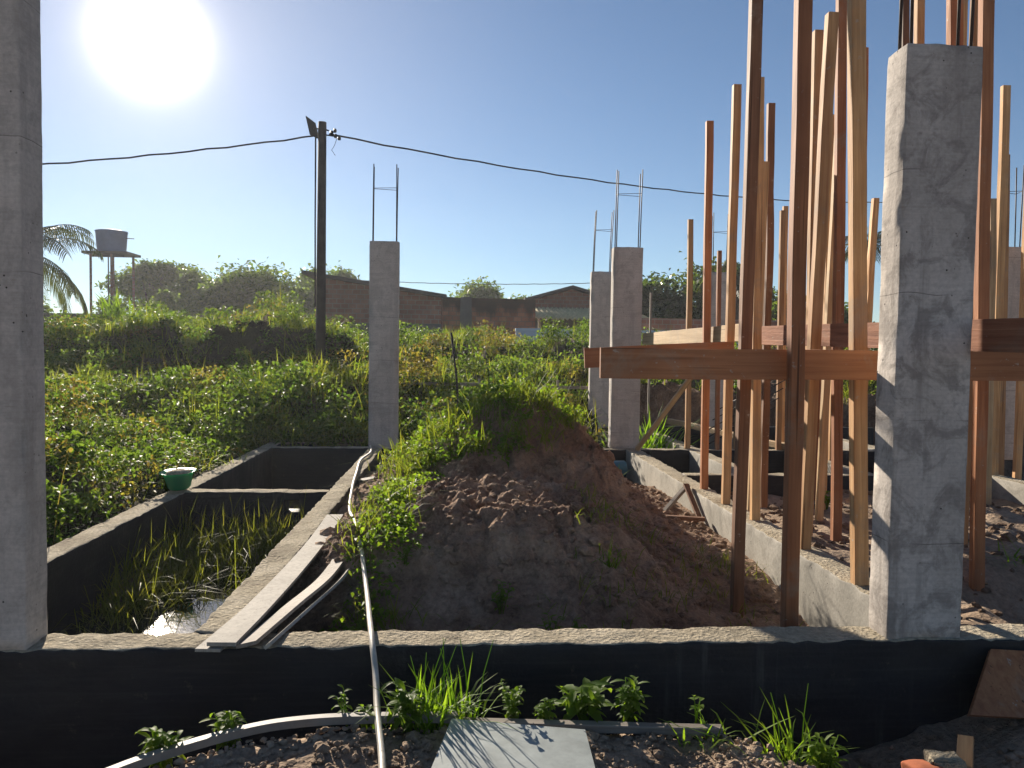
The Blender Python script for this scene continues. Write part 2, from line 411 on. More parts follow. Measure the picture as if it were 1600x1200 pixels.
def spline(P, k=6):
    P = [Vector(p) for p in P]; out = []
    for i in range(len(P) - 1):
        a, b, c, d = P[max(i - 1, 0)], P[i], P[i + 1], P[min(i + 2, len(P) - 1)]
        for j in range(k):
            t = j / k
            out.append(0.5 * ((2 * b) + (c - a) * t + (2 * a - 5 * b + 4 * c - d) * t * t + (3 * b - a - 3 * c + d) * t ** 3))
    out.append(P[-1]); return out

def board(name, p0, p1, w, th, mat, up=(0, 1, 0), bow=0.0, seg=12, wob=0.0025, parent=None, cut=0.0, loc_bow=None):
    """sawn timber from p0 to p1 along local Z; w across local X, th across local Y (Y kept near `up`)"""
    p0, p1 = Vector(p0), Vector(p1); ax = (p1 - p0); L = ax.length; ax.normalize()
    yv = Vector(up); yv = (yv - ax * yv.dot(ax)).normalized(); xv = yv.cross(ax).normalized()
    bev = min(w, th) * 0.07
    prof = [(-w/2 + bev, -th/2), (w/2 - bev, -th/2), (w/2, -th/2 + bev), (w/2, th/2 - bev), (w/2 - bev, th/2), (-w/2 + bev, th/2), (-w/2, th/2 - bev), (-w/2, -th/2 + bev)]
    s = random.uniform(0, 99); V, Fc = [], []
    for i in range(seg + 1):
        z = L * i / seg; f = i / seg
        bx = math.sin(f * math.pi) * bow + mnoise.noise(Vector((s, z * 1.1, 0))) * wob * 2
        by = mnoise.noise(Vector((s + 30, z * 1.1, 0))) * wob * 2 + (math.sin(f * math.pi) * loc_bow if loc_bow else 0)
        for (x, y) in prof:
            k = mnoise.noise(Vector((s + x * 30, z * 5, y * 30))) * wob
            zz = z + (cut * (x / w) if i in (0, seg) else 0)
            V.append((x + bx + k, y + by + k * 0.6, zz))
    n = 8
    for i in range(seg):
        for k in range(n): Fc.append((i * n + k, i * n + (k + 1) % n, (i + 1) * n + (k + 1) % n, (i + 1) * n + k))
    Fc.append(tuple(range(n))[::-1]); Fc.append(tuple(seg * n + k for k in range(n)))
    o = mesh(name, V, Fc, mat)
    mw = Matrix((( xv.x, yv.x, ax.x, p0.x), (xv.y, yv.y, ax.y, p0.y), (xv.z, yv.z, ax.z, p0.z), (0, 0, 0, 1)))
    if parent: o.parent = parent; o.matrix_basis = Matrix.Translation(-parent.location) @ mw
    else: o.matrix_world = mw
    return o

# ---------- numpy noise for terrain
_perm = np.random.default_rng(3).random((256, 256))
def vnoise(x, y):
    xi, yi = np.floor(x).astype(int), np.floor(y).astype(int); fx, fy = x - xi, y - yi
    fx, fy = fx * fx * (3 - 2 * fx), fy * fy * (3 - 2 * fy)
    g = lambda a, b: _perm[a & 255, b & 255]
    return (g(xi, yi) * (1 - fx) + g(xi + 1, yi) * fx) * (1 - fy) + (g(xi, yi + 1) * (1 - fx) + g(xi + 1, yi + 1) * fx) * fy - 0.5
def fbm(x, y, o=4, k=0.5):
    s, a = 0, 1.0
    for i in range(o): s = s + vnoise(x * 2 ** i + 17 * i, y * 2 ** i + 5 * i) * a; a *= k
    return s
def sm(a, b, x):
    t = np.clip((x - a) / (b - a), 0, 1); return t * t * (3 - 2 * t)

# ---------- foliage generators (numpy)
def leaves_np(P, L, W, up=0.3, droop=0.25, az=None):
    """P (N,3) leaf bases, L,W arrays -> rhombic bent leaves, 1 quad + fold"""
    n = len(P); az = rng.uniform(0, 2 * np.pi, n) if az is None else az
    el = rng.normal(up, 0.6, n)
    d = np.stack([np.cos(az) * np.cos(el), np.sin(az) * np.cos(el), np.sin(el)], 1)
    s = np.stack([-np.sin(az), np.cos(az), np.zeros(n)], 1)
    tw = rng.normal(0, 0.5, n)[:, None]
    nv = np.cross(d, s); s = s * np.cos(tw) + nv * np.sin(tw)
    L = np.broadcast_to(L, n)[:, None]; W = np.broadcast_to(W, n)[:, None]
    mid = P + d * L * 0.45; mid[:, 2] += (L * 0.06)[:, 0]
    tip = P + d * L; tip[:, 2] -= (L * droop)[:, 0]
    V = np.stack([P, mid + s * W * 0.5, tip, mid - s * W * 0.5], 1).reshape(-1, 3)
    Q = np.arange(4 * n).reshape(n, 4)
    return V, Q
def leaves_fine(P, L, W, up=0.3, droop=0.5, az=None):
    """pointed leaves folded along the midrib, 8 quads each"""
    n = len(P); az = rng.uniform(0, 2 * np.pi, n) if az is None else az
    el = rng.normal(up, 0.35, n); L = np.broadcast_to(L, n); W = np.broadcast_to(W, n)
    sd = np.stack([-np.sin(az), np.cos(az), np.zeros(n)], 1); rows = []
    p = P.copy(); e = el.copy(); dr = droop * rng.uniform(0.5, 1.5, n)
    prev = 0.0
    for t, wf in ((0, .05), (.22, .75), (.5, 1.0), (.78, .62), (1.0, .03)):
        d = np.stack([np.cos(az) * np.cos(e), np.sin(az) * np.cos(e), np.sin(e)], 1)
        p = p + d * (L * (t - prev))[:, None]; prev = t; e = e - dr * 0.45
        nv = np.cross(d, sd) * -1
        w = (W * wf * 0.5)[:, None]
        rows += [p - sd * w - nv * w * 0.35, p, p + sd * w - nv * w * 0.35]
    V = np.stack(rows, 1).reshape(-1, 3); b = (np.arange(n) * 15)[:, None]; Q = []
    for k in range(4):
        for j in range(2): Q.append(b + np.array([[3 * k + j, 3 * k + j + 1, 3 * k + j + 4, 3 * k + j + 3]]))
    return V, np.concatenate(Q, 0)
def blades_np(P, H, W, lean=0.5, droop=0.6, az=None):
    n = len(P); az = rng.uniform(0, 2 * np.pi, n) if az is None else az
    H = np.broadcast_to(H, n); W = np.broadcast_to(W, n)
    ln = np.abs(rng.normal(0, lean, n)) + 0.08; dr = rng.uniform(0, droop, n)
    out = np.stack([np.cos(az), np.sin(az), np.zeros(n)], 1); sd = np.stack([-np.sin(az), np.cos(az), np.zeros(n)], 1)
    lv = []
    for t, wf in ((0, .7), (.35, 1.0), (.7, .7), (1.0, .06)):
        p = P + out * (H * (ln * t + dr * t * t * 0.8))[:, None]
        p = p + np.array([0, 0, 1.0]) * (H * (t - dr * t ** 3 * 0.75))[:, None]
        lv += [p - sd * (W * wf * 0.5)[:, None], p + sd * (W * wf * 0.5)[:, None]]
    V = np.stack(lv, 1).reshape(-1, 3)
    b = (np.arange(n) * 8)[:, None]
    Q = np.concatenate([b + np.array([[0, 1, 3, 2]]), b + np.array([[2, 3, 5, 4]]), b + np.array([[4, 5, 7, 6]])], 0)
    return V, Q
def merge(parts):
    Vs, Qs, k = [], [], 0
    for V, Q in parts: Vs.append(V); Qs.append(Q + k); k += len(V)
    return np.concatenate(Vs), np.concatenate(Qs)

ZB = 0.392          # level of the beam tops
# ------------------------------------------------------------------ ground
def h_field(X, Y):
    n = fbm(X * 0.55 + 3, Y * 0.55, 4) * 0.55
    hl = 0.30 + 0.55 * sm(9.8, 12.6, Y) - 0.02 * sm(12.9, 14.2, Y)
    hl = hl + (0.88 + 0.42 * np.exp(-((X + 4.9) / 1.6) ** 2)) * sm(14.5, 15.9, Y)
    hc = 0.30 + 1.46 * np.clip((Y - 9.9) / 9.2, 0, 1) - 0.35 * sm(2.2, 5.0, X)
    w = sm(-2.6, -0.2, X)
    h = hl * (1 - w) + hc * w
    h = h - 0.9 * sm(20.0, 25.0, Y)
    lump = (np.abs(fbm(X * 1.5 + 40, Y * 1.5, 3)) - 0.18) * -1.15
    return h + (n * (0.25 + 0.6 * sm(9.8, 13, Y)) + lump * sm(9.7, 11, Y)) * (1 - sm(24, 40, Y))
LIPX = np.array([-6, -1.6, -1.0, -0.72, -0.52, -0.26, 0.0, 0.92, 1.06, 1.16, 1.5, 6.0])
LIPY = np.array([1.6, 2.0, 2.46, 2.61, 2.68, 2.70, 2.70, 2.62, 2.52, 2.38, 2.1, 1.9])
def h_ground(X, Y):
    n = fbm(X * 1.3, Y * 1.3, 4) * 0.08 + fbm(X * 7, Y * 7, 3) * 0.035
    lip = np.interp(X, LIPX, LIPY)
    fg = 0.25 - 0.37 * sm(0.0, 0.16, Y - lip) + fbm(X * 9, Y * 9, 3) * 0.03 + (0.24 + fbm(X * 3.3, Y * 3.3, 3) * 0.16) * sm(1.55, 2.3, X) * sm(2.2, 2.5, Y)
    near = fg
    left = 0.27 + 0.10 * (1 - sm(-5.5, -2.6, X)) + 0.16 * np.clip(-2.5 - X, 0, 4) + n * 1.5 + fbm(X * 1.4 + 21, Y * 1.4, 2) * 0.5 * sm(0.1, 0.8, -2.45 - X)
    pit = -0.17 + 0.15 * np.maximum((1 - sm(-2.25, -1.95, X)) * sm(4.6, 5.2, Y), sm(5.4, 6.2, Y)) + n * 0.5
    pit2 = -0.25 + n
    rbay = 0.22 + n * 1.4 - 0.38 * sm(2.9, 3.5, X) * (1 - sm(4.3, 4.9, Y)) - 0.25 * np.exp(-((X - 2.55) / 0.22) ** 2 - ((Y - 4.3) / 0.3) ** 2)
    rp = -0.45 + n
    h = near
    mid = Y > 3.2
    h = np.where(mid & (X < -2.365), left, h)
    h = np.where(mid & (X >= -2.365) & (X < -1.04) & (Y < 6.58), pit, h)
    h = np.where((Y >= 6.58) & (X >= -2.365) & (X < -1.04), pit2, h)
    h = np.where(mid & (X >= -1.04) & (X < 2.16), -0.4, h)
    h = np.where(mid & (X >= 2.16) & (Y < 7.55), rbay, h)
    h = np.where((X >= 2.16) & (Y >= 7.55), rp, h)
    fld = h_field(X, Y)
    lf = (X < -2.365) & mid
    h = np.where(lf, left * (1 - sm(8.0, 10.4, Y)) + fld * sm(8.0, 10.4, Y), h)
    h = np.where((X >= -2.365) & (X < 2.16) & (Y > 9.52), fld, h)
    h = np.where((X >= 2.16) & (Y > 12.62), fld + 0.1, h)
    return h
def grow(a, b, step, far, k=1.16):
    v = list(np.arange(a, b + 1e-6, step)); s = step; x = v[-1]
    while x < far: s *= k; x += s; v.append(x)
    return v
xs = np.array([-x for x in grow(2.4, 7, 0.06, 900)][::-1] + list(np.arange(-2.34, 2.37, 0.06)) + grow(2.4, 8, 0.06, 900))
ys = np.array([-y for y in grow(0.5, 1, 0.4, 300)][::-1] + list(np.arange(-0.2, 1.9, 0.3)) + grow(2.0, 15, 0.06, 1500, 1.12))
GX, GY = np.meshgrid(xs, ys)
GZ = h_ground(GX, GY)
V = np.stack([GX, GY, GZ], -1).reshape(-1, 3); nx, ny = len(xs), len(ys)
ii = (np.arange(ny - 1)[:, None] * nx + np.arange(nx - 1)[None]).ravel()
Q = np.stack([ii, ii + 1, ii + 1 + nx, ii + nx], 1)
g = mesh_quads('ground', V, Q, ['soil_sand', 'field', 'soil'], None, True)
cx, cy = V[Q].mean(1)[:, 0], V[Q].mean(1)[:, 1]
mi = np.zeros(len(Q), dtype=np.int32)
mi[(cy > 9.6) | ((cx < -2.36) & (cy > 3.2))] = 1
mi[(cx > 2.16) & (cy > 7.5)] = 2
mi[(cx > -2.37) & (cx < -1.0) & (cy > 3.2) & (cy < 9.6)] = 2
g.data.polygons.foreach_set('material_index', mi)
tag(g, 'brown and weedy ground of the building site', 'ground', kind='structure')

wat = mesh_quads('water', np.array([(-2.3, 3.25, -0.06), (-1.1, 3.25, -0.06), (-1.1, 6.55, -0.06), (-2.3, 6.55, -0.06)]), np.array([[0, 1, 2, 3]]), 'water')
tag(wat, 'glinting muddy puddle in the grassy foundation pit', 'puddle', kind='structure')

# ------------------------------------------------------------------ foundation beams
def beam(label, x0, x1, y0, y1, z0=-0.5, z1=ZB, left='plaster', cell=0.07, tamp=0.014, **k):
    o = rough_box('foundation_beam', x0, x1, y0, y1, z0, z1, ['bitumen', 'mortar', left], cell, 0.014, 0.003, 5.0, tamp, 1, None, 2, **k)
    return tag(o, label, 'foundation beam', 'foundation beams of the site')
BIT = 'bitumen'
beam('long black-painted foundation beam crossing the front of the site under both near columns', -4.2, 5.4, 3.11, 3.29, -0.6, cell=0.032, tamp=0.016, left=BIT)
beam('long foundation beam between the weeds and the water-filled pit, green basin on it', -2.45, -2.28, 3.285, 10.05, left=BIT)
beam('foundation beam with the pale boards leaning beside it and the hose along it', -1.12, -0.955, 3.285, 9.46, left=BIT, tamp=0.018, cell=0.045)
beam('foundation beam carrying the front row of upright timber props, lit along its side', 2.07, 2.25, 3.285, 12.56, tamp=0.02, cell=0.05)
beam('cross beam at the far end of the pits under the slim lone column', -2.285, 2.075, 9.45, 9.60, left=BIT)
beam('short stub of beam at the far corner of the pits by the weeds', -2.285, -1.85, 9.93, 10.08, left=BIT)
beam('cross beam behind the props, near edge of the black pits', 2.245, 5.42, 7.48, 7.63, left=BIT, cell=0.09)
beam('foundation beam running away behind the props, between two black pits', 2.88, 3.05, 7.625, 12.56, cell=0.09)
beam('second cross beam behind the props, far edge of the near black pits', 3.045, 5.42, 9.45, 9.60, left=BIT, cell=0.1)
beam('short cross beam beside the twin far columns', 2.245, 2.885, 9.45, 9.60, left=BIT, cell=0.1)
beam('farthest cross beam at the foot of the dirt bank', 2.245, 7.0, 12.55, 12.70, left=BIT, cell=0.12)
beam('foundation beam under the farthest column behind the props', 4.1, 4.27, 7.625, 12.56, cell=0.1)
beam('rubble-topped foundation beam lit on its side near the frame edge beyond the thick column', 5.415, 5.6, 3.285, 12.56, cell=0.1)
# divider with a square opening
dv = empty('foundation_beam', (-1.7, 6.585, -0.5))
tag(dv, 'dividing beam between the two pits with a small square hole', 'foundation beam', 'foundation beams of the site')
for (a, b, c, d, nm, ts) in ((-2.285, -1.465, -0.5, ZB, 'wall', 1), (-1.345, -1.115, -0.5, ZB, 'wall', 1), (-1.4655, -1.3445, 0.325, ZB, 'lintel', 1), (-1.4655, -1.3445, -0.5, 0.225, 'wall', 0)):
    rough_box(nm, a, b, 6.51, 6.66, c, d, ['bitumen', 'mortar'], 0.06, 0.006, 0.002, 5.0, 0.012 if ts else None, ts, dv)

# ------------------------------------------------------------------ columns
def column(label, x0, x1, y0, y1, zt, bars, mat='column', cell=0.06, ring=0.68, bar_r=0.007, seed=0.0, z0=ZB - 0.01, inset=0.035, lean=0.0):
    c = empty('concrete_column', ((x0 + x1) / 2, (y0 + y1) / 2, z0))
    tag(c, label, 'concrete column', 'concrete columns standing on the foundation')
    rough_box('shaft', x0, x1, y0, y1, z0, zt, [mat], cell, 0.009, 0.0020, 3.0, 0.010, 0, c, None, True, 0.016, seed)
    if bars:
        px = []
        for ix, x in enumerate((x0 + inset, x1 - inset)):
            for iy, y in enumerate((y0 + inset, y1 - inset)):
                hgt = bars + random.uniform(-0.03, 0.03)
                dx, dy = random.uniform(-0.015, 0.015) + lean, random.uniform(-0.02, 0.02)
                P = [(x, y, zt - 0.05), (x + dx * 0.4, y + dy * 0.5, zt + hgt * 0.5), (x + dx, y + dy, zt + hgt)]
                tube('rebar', P, bar_r, 'rebar', c, 6); px.append((x + dx * 0.7, y + dy * 0.7))
        zr = zt + bars * ring
        P = [(px[0][0], px[0][1], zr), (px[1][0], px[1][1], zr + 0.015), (px[3][0], px[3][1], zr), (px[2][0], px[2][1], zr + 0.02), (px[0][0], px[0][1], zr + 0.005)]
        tube('stirrup', P, 0.0035, 'rebar', c, 5)
    return c
column('thick grey column rising past the top of the picture, beside the water-filled pit', -2.06, -1.71, 3.12, 3.285, 3.06, 0, 'column', 0.05, seed=1.0)
column('largest stained concrete column, streaked with slanting shadows, on the front beam', 1.835, 2.165, 3.13, 3.288, 2.905, 0.95, 'column_dark', 0.04, 0.9, seed=5.0)
column('slim lone concrete column beside the dark pole, two bars on top', -1.125, -0.77, 9.455, 9.595, 2.915, 0.93, seed=9.0)
column('taller-looking of two adjacent far columns, at the end of the red plank', 1.90, 2.27, 9.60, 9.77, 2.93, 0.97, seed=13.0, lean=0.02)
column('farther of two adjacent columns, half hidden behind its neighbour', 2.08, 2.42, 12.3, 12.46, 2.905, 0.97, seed=17.0, lean=0.03)
column('farthest pale column seen between the timber props', 4.04, 4.36, 12.3, 12.46, 2.935, 0.95, seed=21.0)
column('pale column at the very edge of the picture behind leaning props', 6.33, 6.65, 8.75, 8.9, 2.92, 0.95, seed=25.0)

# ------------------------------------------------------------------ dirt mound between the beams
def h_mound(X, Y):
    b = 0.03 + 0.27 * sm(3.5, 5.4, Y) - 0.15 * sm(1.1, 1.75, X)
    b = b - 0.10 * sm(7.8, 9.0, Y)
    xr = np.where(X > 0.52, (X - 0.55) / 0.86, (X - 0.55) / 0.85)
    yr = np.where(Y > 6.7, (Y - 6.7) / 1.3, (Y - 6.7) / 0.85)
    r = np.sqrt(xr ** 2 + yr ** 2) * (1 + 0.18 * fbm(X * 1.2 + 4, Y * 1.2, 2))
    m = 0.86 * np.exp(-(r ** 2.1))
    xs_, ys_ = (X - 0.2) / 1.0, np.where(Y < 4.95, (Y - 4.95) / 0.85, (Y - 4.95) / 1.1)
    r2 = np.sqrt(np.abs(xs_) ** 2.6 + ys_ ** 2) * (1 + 0.25 * fbm(X * 1.7 + 14, Y * 1.7, 2))
    s = (0.36 - 0.10 * (Y - 4.9)) * np.exp(-(r2 ** 4.0))
    h = b + np.maximum(m, s) + np.minimum(m, s) * 0.25
    am = sm(-0.9, -0.6, X) * sm(2.0, 1.8, -(-X)) if False else 1.0
    slope = np.clip((m + s) * 2.2, 0, 1)
    big = fbm(X * 2.6, Y * 2.6, 4, 0.55) * 0.11 * slope
    ridg = (np.abs(fbm(X * 5 + 9, Y * 5, 3)) - 0.2) * 0.10 * slope
    cl = fbm(X * 14, Y * 14, 3, 0.6) * 0.042 * (0.35 + slope)
    chan = -np.clip(np.abs(fbm(X * 3.1 + 60, Y * 0.9, 3)) * -1 + 0.06, 0, 1) * 0.9 * slope
    steep = sm(0.35, -0.35, X) if False else np.clip(0.55 - X, 0, 1)
    lumpy = np.maximum(fbm(X * 8 + 31, Y * 8, 3, 0.6), 0) * 0.11 * slope * (0.35 + steep)
    fine = (fbm(X * 26, Y * 26, 3, 0.6) * 0.022 + np.maximum(fbm(X * 17 + 5, Y * 17, 2), 0.12) * 0.05) * (0.4 + slope)
    return h + big + ridg + cl + chan + lumpy + fine
mx_, my_ = np.linspace(-0.97, 2.085, 230), np.concatenate([np.linspace(3.275, 6.6, 250), np.linspace(6.63, 9.46, 110)])
MX, MY = np.meshgrid(mx_, my_)
V = np.stack([MX, MY, h_mound(MX, MY)], -1).reshape(-1, 3); nx, ny = len(mx_), len(my_)
V[:, 0] += fbm(V[:, 0] * 11, V[:, 1] * 11, 2) * 0.03 * (np.abs(V[:, 0] - 0.55) < 1.45)
ii = (np.arange(ny - 1)[:, None] * nx + np.arange(nx - 1)[None]).ravel()
Q = np.stack([ii, ii + 1, ii + 1 + nx, ii + nx], 1)
md = mesh_quads('dirt_mound', V, Q, ['mound'], None, True)
tag(md, 'big brown dirt mound with weeds on its top, heaped between the beams', 'dirt mound')

# ------------------------------------------------------------------ timber props
PG = 'upright timber props'
def post(label, b, t, w, mat, th=0.055, down=0.0, wob=0.003, turn=0.0):
    b, t = Vector(b), Vector(t); b = b - (t - b).normalized() * down
    o = board('timber_prop', b, t, w, th, mat, (turn, 1, 0), 0, 14, wob)
    return tag(o, label, 'timber prop', PG)
post('slender far prop standing alone behind the sunlit plank, beside the twin columns', (2.902, 9.6, -0.45), (2.866, 9.6, 3.293), 0.064, 'wood')
post('first prop on the lit beam counting from the twin columns, with a square-cut top', (2.184, 6.71, ZB), (2.154, 6.71, 3.641), 0.062, 'wood_red', turn=0.05)
post('second prop on the lit beam, just beside the dark leaning prop', (2.146, 6.05, ZB), (2.152, 6.05, 3.732), 0.062, 'wood')
post('dark brown prop leaning slightly, standing in the dirt in front of the lit beam', (1.685, 4.5, 0.0), (1.706, 4.5, 3.95), 0.068, 'wood_dark', 0.06)
post('prop with bright lit edge close behind the dark leaning prop', (2.157, 5.45, ZB), (2.105, 5.45, 3.576), 0.062, 'wood')
post('dark reddish prop with a rough bark edge, second row', (2.793, 6.85, 0.2), (2.759, 6.85, 3.861), 0.063, 'wood_dark', wob=0.008)
post('shorter of two small far props standing side by side', (4.05, 9.52, ZB), (4.02, 9.52, 3.42), 0.062, 'wood')
post('taller of two small far props standing side by side', (4.18, 9.7, -0.45), (4.13, 9.7, 3.51), 0.062, 'wood')
post('nearest thick prop, running from the front beam past the top of the picture', (1.55, 3.46, 0.02), (1.53, 3.46, 3.45), 0.066, 'wood_red', 0.06)
post('prop tilting away from the nearest thick prop, with a pale sawn top', (2.153, 4.63, ZB), (2.224, 4.63, 3.678), 0.066, 'wood', 0.06)
post('straight prop just behind the tilting one, its top a little lower', (2.673, 5.7, 0.2), (2.637, 5.7, 4.03), 0.067, 'wood')
post('prop with a thin bright edge and a sprout at its foot', (3.296, 6.75, 0.2), (3.283, 6.75, 3.746), 0.062, 'wood')
post('dark prop with a white chipped upper edge, leaving the top of the picture', (2.851, 5.6, 0.2), (2.758, 5.6, 4.5), 0.068, 'wood_red')
post('broad golden prop next to the largest column, leaving the top of the picture', (2.12, 3.9, ZB), (1.995, 3.9, 3.7), 0.075, 'wood', 0.06)
post('narrow prop peeping out behind the broad golden prop', (3.256, 6.0, 0.2), (3.157, 6.0, 4.036), 0.05, 'wood_red')
post('short pale crooked prop beside the largest column', (3.761, 7.0, 0.2), (3.842, 7.0, 3.074), 0.055, 'wood', wob=0.008)
post('long prop rising close along the far side of the largest column', (3.345, 4.7, 0.1), (3.246, 4.7, 4.15), 0.075, 'wood_red')
post('tall prop with a flat pale top, first clear of the largest column', (5.50, 7.55, ZB), (5.466, 7.55, 4.353), 0.08, 'wood')
post('lower prop touching the tall flat-topped prop', (6.22, 8.4, -0.4), (6.119, 8.4, 3.897), 0.068, 'wood')
post('pale leaning prop cut by the edge of the picture', (6.481, 8.5, -0.4), (6.479, 8.5, 4.01), 0.08, 'wood')
post('narrow prop showing above the near corner of the largest column', (3.36, 5.6, 0.2), (3.236, 5.6, 4.6), 0.05, 'wood_dark')
post('pale-edged prop showing above the largest column near its near corner', (3.60, 5.8, 0.2), (3.468, 5.8, 4.7), 0.06, 'wood')
post('reddish prop showing above the middle of the largest column', (3.36, 5.0, 0.2), (3.232, 5.0, 4.3), 0.09, 'wood_red')
post('splintered thin prop showing above the largest column', (3.87, 5.65, 0.2), (3.709, 5.65, 4.6), 0.045, 'wood', wob=0.008)
post('brightly lit prop showing above the far corner of the largest column', (3.57, 5.2, 0.2), (3.527, 5.2, 4.45), 0.072, 'wood')

post('thin far prop between the rough-edged dark prop and the two small far ones', (3.62, 8.9, -0.45), (3.58, 8.9, 3.35), 0.05, 'wood_red')
post('faint far prop behind the tilting prop', (4.55, 9.1, -0.45), (4.50, 9.1, 3.6), 0.06, 'wood')
post('far prop just past the sprout prop', (4.45, 8.3, -0.45), (4.42, 8.3, 3.3), 0.06, 'wood_pale')
post('slim dark prop deep in the cluster behind the broad golden prop', (4.62, 7.9, -0.45), (4.55, 7.9, 3.75), 0.055, 'wood_dark')
post('pale crooked prop deep behind the long prop at the largest column', (5.05, 7.0, 0.2), (4.98, 7.0, 3.1), 0.06, 'wood_pale', wob=0.008)
post('reddish far prop seen under the flat-topped prop', (5.9, 9.0, -0.45), (5.85, 9.0, 3.4), 0.06, 'wood_red')
post('second upright squeezed between the dark leaning prop and the nearest thick prop', (2.45, 6.3, 0.2), (2.50, 6.3, 3.2), 0.055, 'wood_pale')
post('short upright ending just above the planks beside the nearest thick prop', (2.75, 6.2, 0.2), (2.73, 6.2, 2.55), 0.06, 'wood')
post('upright close behind the sprout prop, slightly taller', (3.42, 7.2, 0.2), (3.46, 7.2, 3.55), 0.055, 'wood_red')
post('pale upright behind the dark chipped-edge prop', (3.05, 6.3, 0.2), (3.12, 6.3, 3.45), 0.055, 'wood_pale')
post('thin upright far behind the first prop on the lit beam', (3.25, 9.52, ZB), (3.22, 9.52, 2.9), 0.05, 'wood_red')
post('tilted thin upright far behind the second prop on the lit beam', (3.5, 9.55, ZB), (3.62, 9.55, 3.15), 0.05, 'wood_pale')
HG = 'horizontal timber planks nailed to the props'
def plank(label, p0, p1, w, th, mat, up, **k):
    return tag(board('timber_plank', p0, p1, w, th, mat, up, **k), label, 'timber plank', HG)
plank('long dark red plank in front, from open air to beyond the largest column', (0.64, 3.515, 1.553), (3.4, 3.60, 1.562), 0.142, 0.025, 'wood_red', (0, 1, 0), seg=24)
plank('reddish plank behind the long front plank, its end jutting out toward the mound', (0.955, 5.93, 1.555), (2.14, 5.93, 1.625), 0.155, 0.028, 'wood_red', (0, 1, 0))
plank('thin plank close behind the nearest prop', (1.22, 4.22, 1.555), (3.6, 4.22, 1.575), 0.13, 0.025, 'wood_red', (0, 1, 0))
plank('third plank of the stack, hidden close behind the thin one', (1.0, 5.08, 1.545), (2.10, 5.08, 1.56), 0.13, 0.025, 'wood_red', (0, 1, 0))
plank('pale sunlit plank running away along the row of props', (2.235, 9.35, 1.775), (2.235, 5.95, 1.775), 0.14, 0.025, 'wood_pale', (1, 0, 0), seg=20)
plank('rough-sawn reddish plank running toward the camera past the largest column', (2.262, 6.05, 1.755), (2.262, 2.55, 1.685), 0.14, 0.027, 'wood_rough', (1, 0, 0), seg=20)
tag(board('timber_brace', (2.19, 9.38, 0.41), (2.64, 8.6, 1.36), 0.055, 0.05, 'wood_pale', (0, 1, 0)), 'slanting pale brace rising from the far column foot', 'timber brace')
tag(board('timber_log', (3.40, 12.35, 0.50), (4.16, 9.4, 0.432), 0.085, 0.08, 'wood_pale', (0, 0, 1), seg=16, wob=0.01), 'fallen peeled pole lying across the beams behind the props', 'timber pole')
# bent steel bars leaning in the back pits
for i in range(5):
    o = tube('steel_bar', [(3.1 + i * 0.06, 9.8, 0.35 + i * 0.13), (3.9 + i * 0.05, 9.3, 0.95 + i * 0.12)], 0.007, 'rebar', None, 5)
    tag(o, ('lowest of five thin slanting steel bars behind the props', 'second lowest of five slanting steel bars behind the props', 'middle one of five slanting steel bars behind the props', 'second highest of five slanting steel bars behind the props', 'highest of five slanting steel bars behind the props')[i], 'steel bar', 'slanting steel bars behind the props')

# ------------------------------------------------------------------ boards, hose and small things on the site
def bent(label, pts, w, th, mat, name='timber_board', tilt=0.0):
    P = spline(pts, 8); V, Fc = [], []
    for i, p in enumerate(P):
        t = (P[min(i + 1, len(P) - 1)] - P[max(i - 1, 0)]).normalized(); s = t.cross(Vector((0, 0, 1))).normalized(); n = s.cross(t)
        s2 = s * math.cos(tilt) + n * math.sin(tilt); n2 = n * math.cos(tilt) - s * math.sin(tilt)
        for a, b in ((-1, 0), (1, 0), (1, 1), (-1, 1)): V.append(p + s2 * a * w / 2 + n2 * b * th)
    for i in range(len(P) - 1):
        for k in range(4): Fc.append((i * 4 + k, i * 4 + (k + 1) % 4, i * 4 + 4 + (k + 1) % 4, i * 4 + 4 + k))
    Fc.append((3, 2, 1, 0)); e = (len(P) - 1) * 4; Fc.append((e, e + 1, e + 2, e + 3))
    o = mesh(name, V, Fc, mat)
    return o
BG = 'pale boards lying against the beam'
tag(bent('', [(-0.935, 3.06, 0.418), (-0.915, 3.5, 0.405), (-0.90, 4.2, 0.385), (-0.895, 4.9, 0.375), (-0.90, 5.6, 0.385)], 0.115, 0.016, 'wood_board'), 'widest pale board nearest the beam, lying on the corner of the front beam', 'board', BG)
tag(bent('', [(-0.985, 3.05, 0.400), (-0.95, 3.5, 0.385), (-0.925, 4.0, 0.365)], 0.10, 0.012, 'wood_board'), 'short board end showing under the widest pale board', 'board', BG)
tag(bent('', [(-0.84, 3.07, 0.412), (-0.78, 3.6, 0.385), (-0.715, 4.2, 0.355), (-0.70, 4.8, 0.37), (-0.735, 5.4, 0.41)], 0.085, 0.015, 'wood_board', tilt=0.25), 'bent pale board in the middle, half under the weeds', 'board', BG)
tag(bent('', [(-0.755, 3.08, 0.405), (-0.70, 3.6, 0.372), (-0.635, 4.2, 0.34), (-0.61, 4.7, 0.35)], 0.035, 0.014, 'wood_board', tilt=0.7), 'narrow pale strip of board next to the hose', 'board', BG)
hp = [(-1.10, 9.46, 0.42), (-1.03, 8.9, 0.415), (-1.06, 8.25, 0.415), (-0.99, 7.4, 0.415), (-0.93, 6.7, 0.41), (-0.84, 5.9, 0.37), (-0.72, 5.2, 0.37), (-0.59, 4.57, 0.34), (-0.47, 3.9, 0.37), (-0.38, 3.3, 0.425), (-0.345, 3.08, 0.42), (-0.315, 2.93, 0.345), (-0.285, 2.72, 0.29), (-0.235, 2.4, 0.272), (-0.2, 2.0, 0.27)]
P = spline(hp, 6)
